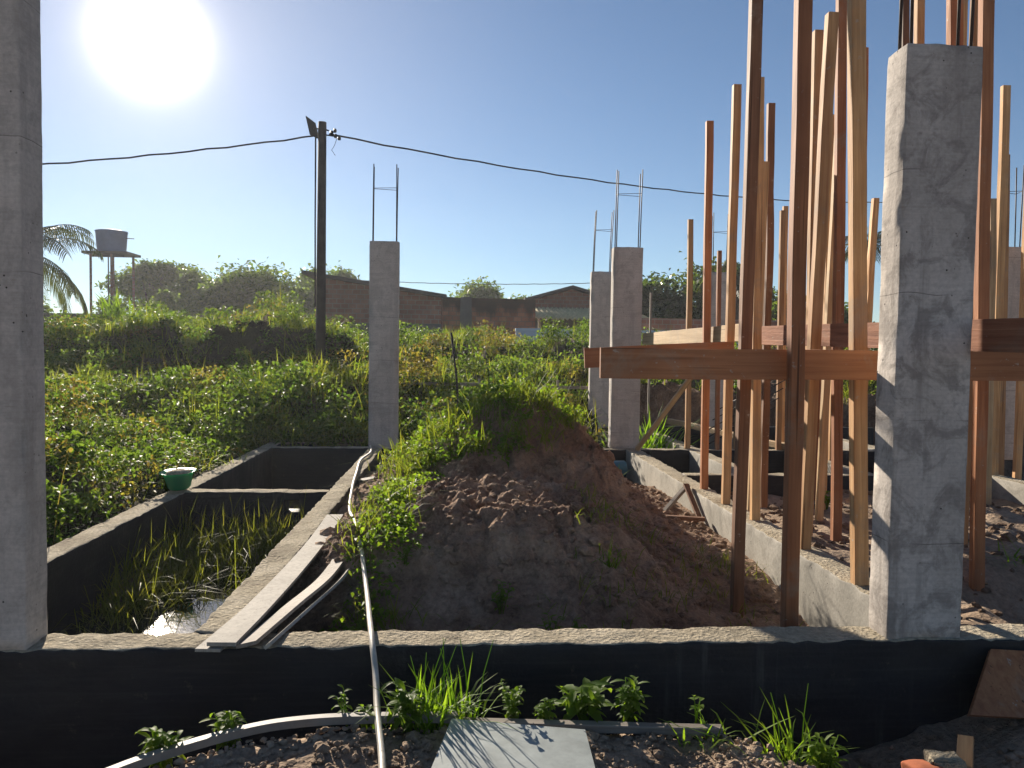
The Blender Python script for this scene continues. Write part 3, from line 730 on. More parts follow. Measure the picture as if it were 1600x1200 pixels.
for q in P:
    if q.x > -0.97 and 3.3 < q.y < 9.4: q.z = max(q.z, float(h_mound(np.array(q.x), np.array(q.y))) + 0.02)
for _ in range(3):
    for i in range(1, len(P) - 1): P[i].z = max(P[i].z, 0.25 * P[i - 1].z + 0.5 * P[i].z + 0.25 * P[i + 1].z)
for _ in range(4):
    zs = [q.z for q in P]
    for i in range(2, len(P) - 2): P[i].z = sum(zs[i - 2:i + 3]) / 5
V, Fc = tube_data(P, 0.0125, 8); hz = mesh('hose', V, Fc, 'hose', None, True)
tag(hz, 'dirty white hose winding from the far beam to the ground in front', 'hose')
# loose plank and box by the far end of the mound
tag(board('timber_board', (-0.93, 7.25, 0.36), (-0.35, 7.75, 0.40), 0.10, 0.03, 'wood_grey', (0, 0, 1)), 'weathered board lying on sand beside the mound, across from the hose', 'board')
tag(board('timber_board', (-0.75, 7.9, 0.31), (-0.42, 8.1, 0.33), 0.22, 0.02, 'wood_grey', (0, 0.1, 1)), 'square grey board lying on sand near the lone column', 'board')
SG = 'sticks propped against the lit beam'
tag(board('wood_scrap', (1.78, 6.55, 0.22), (2.05, 6.75, 0.42), 0.04, 0.03, 'wood_grey', (0, 0, 1)), 'stick propped like a tent pole against the lit beam', 'stick', SG)
tag(board('wood_scrap', (2.03, 6.35, 0.22), (2.02, 6.72, 0.43), 0.045, 0.025, 'wood_dark', (0, 0, 1)), 'darker stick meeting the propped one at the lit beam', 'stick', SG)
tag(board('wood_scrap', (1.72, 6.25, 0.24), (2.03, 6.2, 0.23), 0.05, 0.03, 'wood_dark', (0, 0, 1)), 'stick lying flat on the sand under the propped ones', 'stick', SG)
tag(board('wood_scrap', (1.45, 7.9, 0.24), (1.8, 7.8, 0.22), 0.05, 0.03, 'wood_grey', (0, 0, 1)), 'short grey stick lying on the sand by the blue container', 'stick', SG)
# iron stake
tag(tube('iron_stake', [(0.019, 9.9, 0.1), (-0.06, 10.05, 1.25), (-0.137, 10.2, 1.834)], 0.014, 'iron', None, 7), 'thin dark stake leaning above the mound weeds', 'stake')
tag(board('wooden_stake', (2.95, 11.9, -0.45), (2.95, 11.9, 2.55), 0.03, 0.03, 'wood_grey'), 'thin wooden stake before the tall leafy tree', 'stake')
# set-out rail in the weeds
rl = empty('setting_out_rail', (0, 12.6, 0.6))
tag(rl, 'low set-out rail of thin battens running through the weeds', 'rail')
for x0, x1, z in ((-5.2, -2.2, 1.10), (-2.2, 0.4, 1.07), (0.4, 2.3, 1.03)):
    board('batten', (x0, 12.6, z), (x1, 12.6, z - 0.02), 0.05, 0.02, 'wood_grey', (0, 1, 0), parent=rl)
for x in (-5.1, -3.0, -1.6, 0.3, 1.6): board('stake', (x, 12.64, 0.5), (x, 12.64, 1.14), 0.04, 0.03, 'wood_grey', parent=rl)
# green basin
def lathe(name, prof, n, mat, loc, parent=None, flute=0.0, tilt=None):
    V, Fc = [], []
    for (r, z) in prof:
        for k in range(n):
            a = 2 * math.pi * k / n; rr = r * (1 + flute * (1 if k % 2 else -1)); V.append((rr * math.cos(a), rr * math.sin(a), z))
    for i in range(len(prof) - 1):
        for k in range(n): Fc.append((i * n + k, i * n + (k + 1) % n, (i + 1) * n + (k + 1) % n, (i + 1) * n + k))
    Fc.append(tuple(range(n))[::-1])
    if prof[-1][0] < 0.9 * prof[0][0] or prof[-1][0] > 0: pass
    o = mesh(name, V, Fc, mat, None, True)
    if tilt: o.rotation_euler = tilt
    if parent: o.parent = parent; o.location = Vector(loc) - parent.location
    else: o.location = loc
    return o
o = empty('plastic_basin', (-2.36, 6.6, ZB + 0.012)); tag(o, 'green plastic basin standing on the pit corner', 'basin')
lathe('bowl', [(0.07, 0), (0.09, 0.02), (0.115, 0.13), (0.145, 0.145), (0.148, 0.15), (0.11, 0.14), (0.085, 0.03), (0.0, 0.02)], 28, 'green', (-2.36, 6.6, ZB + 0.012), o, 0.025, (0.06, -0.04, 0))
lathe('crust', [(0.105, 0.122), (0.09, 0.15), (0.05, 0.165), (0.0, 0.16)], 14, 'mortar', (-2.36, 6.6, ZB + 0.012), o, 0.03, (0.06, -0.04, 0))
o = empty('plastic_container', (1.82, 9.1, 0.1)); tag(o, 'blue plastic container lying at the foot of the twin columns', 'container')
V, Fc = tube_data([(1.66, 9.1, 0.2), (1.70, 9.1, 0.2), (1.98, 9.12, 0.2), (2.0, 9.12, 0.2)], [0.085, 0.10, 0.10, 0.085], 16)
mesh('body', V, Fc, 'blue', o, True)
tube('neck', [(1.62, 9.1, 0.2), (1.67, 9.1, 0.2)], 0.03, 'blue', o, 10)

# ------------------------------------------------------------------ things on the near bank
tag(bent('', [(-1.25, 2.2, 0.262), (-1.0, 2.45, 0.272), (-0.73, 2.63, 0.275), (-0.52, 2.695, 0.275), (-0.27, 2.715, 0.272), (0.0, 2.715, 0.268)], 0.03, 0.028, 'strip', 'plastic_strip'), 'curved pale strip edging the bank, passing under the hose', 'strip')
tag(board('timber_edging', (0.02, 2.70, 0.268), (0.94, 2.625, 0.262), 0.035, 0.03, 'wood_grey', (0, 0, 1)), 'grey timber edging along the bank behind the grey sheet', 'timber edging')
pn = mesh('grey_sheet', [(-0.02, 2.66, 0.295), (0.44, 2.57, 0.292), (0.43, 2.2, 0.285), (-0.10, 2.25, 0.285), (-0.02, 2.66, 0.305), (0.44, 2.57, 0.302), (0.43, 2.2, 0.295), (-0.10, 2.25, 0.295)],
          [(3, 2, 1, 0), (4, 5, 6, 7), (0, 1, 5, 4), (1, 2, 6, 5), (2, 3, 7, 6), (3, 0, 4, 7)], 'panel')
tag(pn, 'flat grey sheet lying on the soil in front of the weeds', 'sheet')
pl = mesh('plywood_board', [(2.03, 2.88, 0.17), (3.1, 2.92, 0.08), (3.2, 3.10, 0.28), (2.27, 3.10, 0.345), (2.03, 2.86, 0.185), (3.1, 2.90, 0.095), (3.2, 3.085, 0.296), (2.27, 3.085, 0.36)],
          [(0, 1, 2, 3), (7, 6, 5, 4), (4, 5, 1, 0), (5, 6, 2, 1), (6, 7, 3, 2), (7, 4, 0, 3)], 'wood_red')
tag(pl, 'brown plywood board leaning on the dark front beam', 'board')
def chunk(label, loc, size, mat, rz, name='brick_fragment', cat='brick fragment', grp='broken brick pieces'):
    o = rough_box(name, -size[0] / 2, size[0] / 2, -size[1] / 2, size[1] / 2, 0, size[2], [mat], 0.03, 0.008, 0.006, 12, 0.008, 0, None, None, True, 0.02, random.uniform(0, 50))
    o.location = loc; o.rotation_euler = (random.uniform(-.15, .15), random.uniform(-.15, .15), rz)
    return tag(o, label, cat, grp)
chunk('orange broken brick half hidden at the bottom edge', (1.56, 2.42, 0.16), (0.10, 0.09, 0.07), 'redbrick', 0.3)
chunk('mortar-covered broken brick beside the orange one', (1.66, 2.45, 0.17), (0.11, 0.09, 0.075), 'mortar', -0.2)
tag(board('wood_scrap', (1.72, 2.44, 0.20), (1.80, 2.55, 0.255), 0.05, 0.02, 'wood', (0, 0.2, 1)), 'short brown wood offcut by the broken bricks', 'offcut')
# clods on the near bank and round the mound
def lumps(name, pts, size, mat):
    bm = bmesh.new(); bmesh.ops.create_icosphere(bm, subdivisions=1, radius=1.0)
    bv = np.array([v.co[:] for v in bm.verts]); bf = np.array([[v.index for v in f.verts] for f in bm.faces]); bm.free()
    Vs, Fs, k = [], [], 0
    for p in pts:
        s = size * np.exp(rng.normal(0, 0.45)) * np.array([rng.uniform(.8, 1.3), rng.uniform(.8, 1.3), rng.uniform(.5, .9)])
        Vs.append(bv * s * (1 + rng.normal(0, 0.12, (len(bv), 1))) + p); Fs.append(bf + k); k += len(bv)
    o = mesh(name, np.concatenate(Vs), np.concatenate(Fs).tolist(), mat, None, False)
    return o
pts = []
while len(pts) < 1900:
    x, y = rng.uniform(-1.0, 1.25), rng.uniform(2.1, 2.72)
    if y < np.interp(x, LIPX, LIPY) + 0.05 and not (-0.08 < x < 0.43 and y < 2.64): pts.append((x, y, float(h_ground(np.array(x), np.array(y))) + 0.004))
for _ in range(700):
    x, y = rng.uniform(1.2, 3.0), rng.uniform(2.1, 3.08)
    pts.append((x, y, float(h_ground(np.array(x), np.array(y))) + 0.004))
tag(lumps('gravel', pts, 0.0085, 'soil_sand'), 'loose brown clods strewn over the near bank', 'gravel', kind='stuff')
pts = []
for _ in range(2600):
    x, y = rng.uniform(-0.9, 2.0), rng.uniform(3.35, 8.0)
    pts.append((x, y, float(h_mound(np.array(x), np.array(y))) + 0.004))
for _ in range(190):
    x, y = rng.normal(-0.05, 0.45), rng.normal(5.0, 0.8)
    if -0.85 < x < 1.9 and 3.5 < y < 7.5: pts.append((x, y, float(h_mound(np.array(x), np.array(y))) + 0.012))
tag(lumps('dirt_clods', pts, 0.019, 'mound'), 'crumbly dirt clods scattered over the mound', 'dirt', kind='stuff')
pts = []
for _ in range(500):
    x, y = rng.uniform(2.3, 5.3), rng.uniform(3.6, 7.4)
    pts.append((x, y, float(h_ground(np.array(x), np.array(y))) + 0.004))
tag(lumps('rubble', pts, 0.022, 'soil'), 'dark clods on the soil under the props', 'dirt', kind='stuff')
# ------------------------------------------------------------------ pole and cables
po = empty('utility_pole', (-2.70, 15.0, 0.6))
tag(po, 'dark utility pole with a lamp panel at its top, standing in the weeds', 'utility pole')
tube('shaft', [(-2.71, 15.0, 0.4), (-2.70, 15, 2.5), (-2.685, 15, 5.9)], [0.095, 0.09, 0.078], 'iron', po, 12)
pv = [(-2.98, 14.9, 5.98), (-2.83, 14.96, 5.88), (-2.76, 14.98, 5.58), (-2.90, 14.9, 5.63)]
pv2 = [(x + 0.02, y + 0.03, z) for x, y, z in pv]
mesh('lamp_panel', pv + pv2, [(0, 1, 2, 3), (7, 6, 5, 4), (4, 5, 1, 0), (5, 6, 2, 1), (6, 7, 3, 2), (7, 4, 0, 3)], 'rubber', po)
tube('bracket', [(-2.84, 14.93, 5.75), (-2.68, 15, 5.78), (-2.56, 14.98, 5.74)], 0.014, 'rubber', po, 6)
brkt = tube('bracket', [(-2.68, 14.95, 5.66), (-2.45, 14.95, 5.63)], 0.012, 'rubber', po, 6)
for x, z in ((-2.50, 5.70), (-2.43, 5.64), (-2.36, 5.60), (-2.44, 5.74)):
    tube('insulator', [(x, 14.96, z - 0.035), (x, 14.96, z), (x, 14.96, z + 0.035)], [0.026, 0.034, 0.022], 'rubber', brkt, 8)
tube('loose_wire', [(-2.4, 14.95, 5.6), (-2.45, 14.95, 5.45), (-2.5, 14.95, 5.37), (-2.43, 14.95, 5.27)], 0.005, 'rubber', po, 5)
tube('drop_wire', [(-2.80, 14.95, 5.6), (-2.80, 14.93, 4.0), (-2.79, 14.91, 2.4)], 0.016, 'rubber', po, 6)
po.scale = (0.9, 0.9, 0.9); po.location = Vector((-2.70, 15.0, 0.6)) * 0.9 + Vector((0, 0, 0.16))
def catenary(name, a, b, sag, r, label):
    a, b = Vector(a), Vector(b); P = []
    for i in range(41):
        t = i / 40; p = a.lerp(b, t); p.z -= 4 * sag * t * (1 - t); p.z += 0.01 * math.sin(i * 2.3); P.append(p)
    return tag(tube(name, P, r, 'rubber', None, 6), label, 'cable')
catenary('power_cable', (-2.43, 13.5, 5.254), (-14.85, 12.6, 4.075), 0.31, 0.014, 'cable running from the pole toward the sun side past the near column')
catenary('power_cable', (-2.295, 13.464, 5.263), (14.85, 25.65, 6.91), 0.38, 0.015, 'long cable running from the pole behind the timber props')
catenary('power_cable', (-7.0, 45.0, 5.6), (9.0, 45.0, 5.75), 0.18, 0.02, 'thin faraway wire above the brick wall')

# ------------------------------------------------------------------ neighbouring buildings
def box(name, x0, x1, y0, y1, z0, z1, mat, parent=None, xoff=0):
    O = Vector(((x0 + x1) / 2, (y0 + y1) / 2, z0))
    V = [Vector((x, y, z)) - O for z in (z0, z1) for y in (y0, y1) for x in (x0, x1)]
    o = mesh(name, V, [(0, 2, 3, 1), (4, 5, 7, 6), (0, 1, 5, 4), (2, 6, 7, 3), (0, 4, 6, 2), (1, 3, 7, 5)], mat)
    if parent: o.parent = parent; o.location = O - parent.location
    else: o.location = O
    return o
def prism(name, poly, y0, y1, mat, parent):
    """poly in XZ extruded along Y"""
    n = len(poly); V = [(x, y0, z) for x, z in poly] + [(x, y1, z) for x, z in poly]
    Fc = [tuple(range(n)), tuple(range(2 * n - 1, n - 1, -1))] + [(i + n, (i + 1) % n + n, (i + 1) % n, i) for i in range(n)]
    return mesh(name, V, Fc, mat, parent)
hb = empty('brick_house', (-3, 29, 1.0)); tag(hb, 'brick shed with a single sloping roof behind the pole and lone column', 'house')
hbw = prism('wall', [(-5.25, 0.8), (-0.75, 0.8), (-0.75, 3.50), (-5.25, 4.18)], 28, 34, 'brickwall', hb)
prism('roof', [(-5.65, 4.24), (-0.55, 3.48), (-0.55, 3.60), (-5.65, 4.36)], 27.6, 34.4, 'rooftile', hb)
prism('plaster_band', [(-5.27, 0.8), (-0.73, 0.8), (-0.73, 2.55), (-5.27, 2.55)], 27.95, 27.995, 'greywall', hbw)
bw = empty('brick_wall', (1, 28.3, 1)); tag(bw, 'old stained brick wall, blackened along its top', 'wall')
bwall = prism('masonry', [(-0.70, -0.2), (2.7, -0.2), (2.7, 2.5), (1.5, 2.53), (0.2, 2.52), (-0.70, 2.56)], 28.2, 28.5, 'brickold', bw)
bwall.matrix_parent_inverse = Matrix.Identity(4); bwall.location = (-1, -28.3, 0)
for x in (-0.1,): prism('pilaster', [(x, 0.9), (x + 0.5, 0.9), (x + 0.45, 3.55), (x + 0.05, 3.55)], 28.1, 28.19, 'greywall', bw)
gh = empty('gabled_house', (4.8, 34, 1)); tag(gh, 'gabled brick house with a dark roof edge beyond the old wall', 'house')
prism('wall', [(3.0, 0.8), (7.2, 0.8), (7.2, 3.75), (4.85, 4.38), (3.0, 3.86)], 34, 40, 'brickwall', gh)
prism('roof', [(2.75, 3.82), (4.85, 4.42), (7.5, 3.70), (7.5, 3.82), (4.85, 4.54), (2.75, 3.94)], 33.6, 40.4, 'rooftile', gh)
# corrugated porch roof
pr = empty('porch', (5.0, 30, 1)); tag(pr, 'sunlit corrugated metal porch roof in front of the gabled house', 'porch')
V, Fc = [], []; N = 150
for i in range(N + 1):
    x = 2.75 + i * 4.6 / N; zo = 0.045 * math.sin(i * 2 * math.pi / 6)
    V += [(x, 28.9, 2.86 + zo), (x, 33.4, 3.52 + zo), (x, 28.9, 2.84 + zo), (x, 33.4, 3.50 + zo)]
for i in range(N):
    a = i * 4; Fc += [(a, a + 4, a + 5, a + 1), (a + 2, a + 3, a + 7, a + 6), (a, a + 2, a + 6, a + 4)]
mesh('corrugated_roof', V, Fc, 'zinc', pr, True)
box('back_wall', 2.8, 7.3, 33.42, 33.5, 0.8, 3.5, 'greywall', pr)
for x in (2.9, 5.0, 7.2): box('post', x, x + 0.1, 29.1, 29.2, 0.8, 2.84, 'wood_grey', pr)
wwl = empty('low_wall', (4, 24, 1)); tag(wwl, 'low whitewashed wall beyond the weedy bank', 'wall')
box('masonry', 1.7, 9.5, 24, 24.15, 0.6, 2.24, 'whitewash', wwl); box('coping', 1.68, 9.52, 23.97, 24.18, 2.242, 2.33, 'whitewash', wwl)
rw = box('low_brick_wall', 5.2, 12.5, 27, 27.2, 0.6, 2.85, 'brickwall'); tag(rw, 'low brick wall at the foot of the tall leafy tree', 'wall')
lw = empty('boundary_wall', (-12, 30, 1)); tag(lw, 'low grey boundary wall under the water tower', 'wall')
box('masonry', -19, -8.6, 30, 30.2, 0.6, 2.72, 'greywall', lw); box('coping', -19.05, -8.55, 29.95, 30.25, 2.722, 2.80, 'greywall', lw)
box('pier', -9.0, -8.3, 29.9, 30.3, 0.6, 3.05, 'greywall', lw)
# water tower
wt = empty('water_tower', (-17.55, 40, 1)); tag(wt, 'blue-grey water tank on a tall platform of four posts', 'water tower')
lathe('tank', [(0.60, 0), (0.66, 0.05), (0.73, 1.0), (0.76, 1.02), (0.74, 1.06), (0.55, 1.1), (0.0, 1.13)], 28, 'tank', (-17.55, 40, 6.27), wt)
o = box('platform', -18.65, -16.45, 39.2, 40.8, 6.13, 6.25, 'iron', wt)
for x, y in ((-18.3, 39.4), (-17.75, 40.6), (-17.3, 39.4), (-16.75, 40.6)): tube('post', [(x, y, 0.8), (x, y, 6.14)], 0.062, 'brickwall', wt, 8)
box('beam', -18.3, -16.7, 39.38, 39.46, 5.98, 6.127, 'iron', wt)
tube('pipe', [(-16.95, 40, 7.0), (-16.45, 40, 6.98)], 0.02, 'iron', wt, 6); tube('pipe', [(-17.5, 39.5, 6.2), (-17.5, 39.5, 1.0)], 0.03, 'iron', wt, 6)

# ------------------------------------------------------------------ trees
def tree(label, x, y, zb, ht, rx, lobes, nleaf, lsize, mat='tree', seed=0, fill=0.35, base=0.3):
    r = np.random.default_rng(seed)
    t = empty('tree', (x, y, zb)); tag(t, label, 'tree', 'trees beyond the site')
    Vs, Fs, k = [], [], 0
    top = Vector((x + r.normal(0, 0.2), y, zb + ht * 0.62))
    def addt(P, R, n=7):
        nonlocal k
        V, Fc = tube_data(P, R, n); Vs.extend(V); Fs.extend([tuple(i + k for i in f) for f in Fc]); k += len(V)
    tr = 0.035 * ht
    addt([(x, y, zb - 0.3), (x + 0.05, y, zb + ht * 0.2), (x - 0.05, y, zb + ht * 0.4), top], [tr * 1.3, tr, tr * 0.8, tr * 0.4])
    C = []
    for i in range(lobes):
        a = r.uniform(0, 2 * np.pi); q = math.sqrt(r.uniform(0.0, 1)) * 0.85; zz = base + (r.uniform(0.86, 1.0) * (0.95 - 0.42 * q * q) - base) * math.sqrt(r.uniform(0.02, 1)); sh = 1.0
        c = np.array([x + math.cos(a) * q * rx * sh, y + math.sin(a) * q * rx * sh * 0.8, zb + ht * zz]); s = r.uniform(0.17, 0.40) * rx
        C.append((c, s))
        st = Vector((x, y, zb + ht * r.uniform(0.2, 0.5))); m = st.lerp(Vector(c), 0.5) + Vector((0, 0, -0.1 * ht * r.uniform(0, 1)))
        addt([st, m, Vector(c)], [tr * 0.5, tr * 0.33, tr * 0.1], 5)
    mesh('trunk', Vs, Fs, 'bark', t, True)
    per = nleaf // lobes; P = []
    for c, s in C:
        d = r.normal(0, 1, (per, 3)); d /= np.linalg.norm(d, axis=1)[:, None]
        rr = np.where(r.random(per) < fill, r.random(per) ** 0.4, 0.82 + r.normal(0, 0.16, per))
        # twig tufts break the lobe's outline
        tf = 1 + 0.55 * np.sin(d[:, 0] * 7 + c[0]) * np.sin(d[:, 2] * 8 + c[2]) * np.cos(d[:, 1] * 5 + c[1])
        P.append(c + d * (rr * tf)[:, None] * s * np.array([1, 1, 0.78]))
    P = np.concatenate(P)
    L = r.uniform(0.6, 1.3, len(P)) * lsize
    V, Q = leaves_np(P, L, L * r.uniform(0.45, 0.7, len(P)), 0.0, 0.25)
    mesh_quads('crown', V, Q, mat, t)
    return t
tree('dense bushy mango-like tree beside the pole', -10.9, 42, 1.0, 5.7, 4.0, 26, 22000, 0.28, seed=1, base=0.1)
tree('rounded tree closing up against the brick shed', -8.2, 47, 1.0, 6.3, 2.9, 16, 12000, 0.30, seed=2, base=0.1)
tree('open spreading tree next to the water tower', -17.6, 46, 1.0, 6.4, 3.0, 16, 9000, 0.28, seed=3, fill=0.2, base=0.45)
tree('thin-trunked tree with see-through crown between water tower and bushy tree', -14.9, 44, 1.0, 5.6, 2.0, 11, 4600, 0.26, seed=4, fill=0.2, base=0.4)
tree('low clipped round tree under the open spreading one', -14.4, 38, 1.0, 3.5, 1.9, 11, 7500, 0.2, seed=5, base=0.1)
tree('small dark tree at the foot of the water tower', -17.6, 39, 1.0, 3.3, 1.5, 8, 6000, 0.22, seed=12, base=0.1)
tree('dome-shaped tree peeping over the old brick wall', 1.6, 52, 1.0, 5.2, 3.6, 20, 14000, 0.33, seed=6, base=0.3)
tree('small tree behind the gabled house and the twin columns', 8.6, 50, 1.0, 6.3, 2.2, 10, 4500, 0.3, seed=7, fill=0.2)
tree('tall leafy glossy tree filling the gap between twin columns and props', 10.2, 34, 0.8, 5.3, 3.7, 30, 26000, 0.28, 'tree_gloss', seed=8, fill=0.3, base=0.05)
tree('dark tree behind the far props', 17.5, 40, 0.8, 4.6, 3.2, 14, 8000, 0.32, seed=9, base=0.1)
tree('bushy tree beyond the largest column', 27.5, 40, 0.8, 4.6, 3.6, 14, 8000, 0.32, seed=10, base=0.1)
tree('hazy shrub tree behind the near palm', -21.0, 36, 1.0, 4.0, 2.8, 12, 8000, 0.26, seed=11, base=0.1)

def palm(label, x, y, zb, zt, nf, fl, seed, lw=0.035, ll=0.55):
    r = np.random.default_rng(seed)
    t = empty('palm_tree', (x, y, zb)); tag(t, label, 'palm tree', 'palm trees')
    tube('trunk', [(x, y, zb - 0.2), (x + 0.1, y, (zb + zt) / 2), (x, y, zt)], [0.16, 0.12, 0.10], 'bark', t, 9)
    for i in range(nf):
        az = 2 * math.pi * (i + r.uniform(-.3, .3)) / nf; el = r.uniform(-0.1, 1.15); L = fl * r.uniform(0.8, 1.1)
        P = []; p = np.array([x, y, zt], float); e = el
        for k in range(15):
            P.append(p.copy()); p = p + np.array([math.cos(az) * math.cos(e), math.sin(az) * math.cos(e), math.sin(e)]) * L / 14; e -= (0.09 + 0.06 * k / 14) * r.uniform(0.8, 1.2)
        V1, F1 = tube_data(P, list(np.linspace(0.028, 0.006, 15)), 5)
        bV, bQ = [], []
        for s in (-1, 1):
            for q in np.linspace(0.12, 1.0, 34):
                f = q * 14; i0 = min(int(f), 13); b = P[i0] * (1 - (f - i0)) + P[i0 + 1] * (f - i0); tg = P[i0 + 1] - P[i0]; tg /= np.linalg.norm(tg)
                sd = np.cross(tg, [0, 0, 1]); sd /= np.linalg.norm(sd) + 1e-6
                d = sd * s * 0.75 + tg * 0.55 + np.array([0, 0, -0.25 - 0.35 * r.random()]); d /= np.linalg.norm(d)
                l = ll * (0.5 + 0.5 * math.sin(math.pi * min(1, 0.15 + q * 0.85))) * r.uniform(0.8, 1.1)
                m = b + d * l * 0.5; e2 = m + (d + np.array([0, 0, -0.7])) * l * 0.45
                wv = np.cross(d, [0.1, 0.2, 1]); wv /= np.linalg.norm(wv); k0 = len(bV)
                bV += [b - wv * lw * .4, b + wv * lw * .4, m + wv * lw * .5, m - wv * lw * .5, e2 + wv * lw * .08, e2 - wv * lw * .08]
                bQ += [(k0, k0 + 1, k0 + 2, k0 + 3), (k0 + 3, k0 + 2, k0 + 4, k0 + 5)]
        n0 = len(V1); V = [tuple(v) for v in V1] + [tuple(v) for v in bV]
        mesh('frond', V, F1 + [tuple(j + n0 for j in f) for f in bQ], 'palm', t)
    return t
palm('palm leaning out from behind the near grey column', -13.3, 24, 1.0, 4.2, 22, 3.0, 1, 0.04, 0.6)
palm('small palm seen between the first props', 10.8, 30, 1.0, 4.6, 12, 1.8, 2)
palm('tall palm beside the broad golden prop', 18.4, 34, 1.0, 6.6, 13, 2.0, 3)
palm('palm at the picture edge behind the leaning pale prop', 26.2, 34, 1.0, 6.4, 13, 2.0, 4)

# ------------------------------------------------------------------ weeds of the field (nobody could count them)
def clump_leaves(cx, cy, cz, n, rad_, hgt, ll, up=0.55):
    a = rng.uniform(0, 2 * np.pi, n); q = np.sqrt(rng.random(n)); z = rng.random(n) ** 0.8
    w = np.sqrt(np.clip(1 - z ** 2 * 0.8, 0, 1))
    P = np.stack([cx + np.cos(a) * q * rad_ * w, cy + np.sin(a) * q * rad_ * w, cz + z * hgt], 1)
    L = rng.uniform(0.55, 1.35, n) * ll
    return leaves_np(P, L, L * rng.uniform(0.35, 0.6, n), up, 0.3)
lf, dr, gr = [], [], []
def field_pt():
    y = 9.75 + 13.2 * rng.random() ** 1.15
    x = rng.uniform(-0.78 * y - 0.5, 0.30 * y + 0.5) if y < 12.8 else rng.uniform(-0.78 * y - 0.5, 0.82 * y)
    return x, y
n = 0
while n < 1800:
    x, y = field_pt()
    if x > -2.4 and x < 2.2 and y < 9.9: continue
    if x > 2.0 and y < 12.9: continue
    dens = 0.62 + 2.2 * float(fbm(np.array(x * 0.5 + 50), np.array(y * 0.5), 3))
    if x > 2.5: dens -= 0.45
    if rng.random() > dens: continue
    n += 1
    z = float(h_ground(np.array(x), np.array(y))) - 0.03
    k = float(fbm(np.array(x * 0.8 + 9), np.array(y * 0.8 + 4), 2))
    big = 0.55 + 1.25 * rng.random() ** 2.5
    if rng.random() < 0.6:
        tgt = lf if k < 0.12 or rng.random() < 0.7 else dr
        tgt.append(clump_leaves(x, y, z, int(95 * big), 0.34 * big, 0.30 * big, 0.075 * (0.8 + y / 40)))
    else:
        m = int(60 * big); P = np.stack([x + rng.normal(0, 0.17, m), y + rng.normal(0, 0.17, m), np.full(m, z)], 1)
        gr.append(blades_np(P, rng.uniform(0.14, 0.42, m) * (0.7 + 0.5 * big), 0.011 + 0.0004 * y, 0.4, 0.8))
for _ in range(150):
    x, y = field_pt()
    if (x > -2.7 and y < 10.6) or (x > 2.0 and y < 13.2): continue
    z = float(h_ground(np.array(x), np.array(y))) - 0.05; big = rng.uniform(0.7, 1.25); tgt = lf if rng.random() < 0.85 else dr
    for _k in range(5):
        tgt.append(clump_leaves(x + rng.normal(0, 0.22), y + rng.normal(0, 0.22), z + rng.uniform(0, 0.16), int(90 * big), 0.30 * big, rng.uniform(0.28, 0.55) * big, 0.085))
    for _k in range(3):
        P = np.array([[x + rng.normal(0, 0.25), y + rng.normal(0, 0.25), z]] * 4); gr.append(blades_np(P, rng.uniform(0.5, 0.9, 4) * big, 0.012, 0.3, 0.5))
# the bank face by the pole
for _ in range(330):
    x, y = rng.uniform(-9.5, -1.0), rng.uniform(14.2, 16.8); z = float(h_ground(np.array(x), np.array(y))) - 0.03; big = 0.6 + 0.8 * rng.random()
    if rng.random() < 0.6: (lf if rng.random() < 0.8 else dr).append(clump_leaves(x, y, z, int(80 * big), 0.30 * big, 0.26 * big, 0.08))
    else:
        m = int(40 * big); P = np.stack([x + rng.normal(0, 0.17, m), y + rng.normal(0, 0.17, m), np.full(m, z)], 1); gr.append(blades_np(P, rng.uniform(0.14, 0.42, m), 0.017, 0.4, 0.8))
# weedy strip outside the pits
n = 0
while n < 400:
    x, y = rng.uniform(-7.0, -2.5), rng.uniform(3.4, 10.0)
    if x < -0.80 * y: continue
    if x > -2.62 and y < 8: continue
    n += 1; z = float(h_ground(np.array(x), np.array(y))) - 0.02; big = 0.6 + 0.8 * rng.random() ** 2
    if rng.random() < 0.75: (lf if rng.random() < 0.85 else dr).append(clump_leaves(x, y, z, int(95 * big), 0.27 * big, 0.27 * big, 0.06))
    else:
        m = int(35 * big); P = np.stack([x + rng.normal(0, 0.12, m), y + rng.normal(0, 0.12, m), np.full(m, z)], 1)
        gr.append(blades_np(P, rng.uniform(0.12, 0.3, m), 0.010, 0.5, 0.9))
for _ in range(34):
    x, y = rng.uniform(-6.5, -2.75), rng.uniform(4.2, 10.5)
    if x < -0.80 * y: continue
    z = float(h_ground(np.array(x), np.array(y))) - 0.04; big = rng.uniform(0.6, 1.1)
    for _k in range(5):
        (lf if rng.random() < 0.85 else dr).append(clump_leaves(x + rng.normal(0, 0.14), y + rng.normal(0, 0.14), z + rng.uniform(0, 0.12), int(80 * big), 0.2 * big, rng.uniform(0.2, 0.45) * big, 0.065))
for _ in range(260):
    x, y = (rng.uniform(-7.5, -2.6), rng.uniform(4.5, 10.0)) if rng.random() < 0.4 else field_pt()
    if x < -0.80 * y or (x > -2.5 and y < 9.9) or (x > 2.0 and y < 12.9): continue
    P = np.array([[x, y, float(h_ground(np.array(x), np.array(y)))]] * 3) + rng.normal(0, 0.04, (3, 3)) * np.array([1, 1, 0])
    dr.append(blades_np(P, rng.uniform(0.35, 0.75, 3), 0.006, 0.35, 0.4))
V, Q = merge(lf); tag(mesh_quads('weeds', V, Q, 'leaf'), 'low green leafy weeds covering the bank beyond the pits', 'weeds', kind='stuff')
V, Q = merge(dr); tag(mesh_quads('dry_weeds', V, Q, 'leaf_dry'), 'yellowing weeds scattered through the green bank', 'weeds', kind='stuff')
V, Q = merge(gr); tag(mesh_quads('field_grass', V, Q, 'grass'), 'long grass growing over the bank beyond the pits', 'grass', kind='stuff')

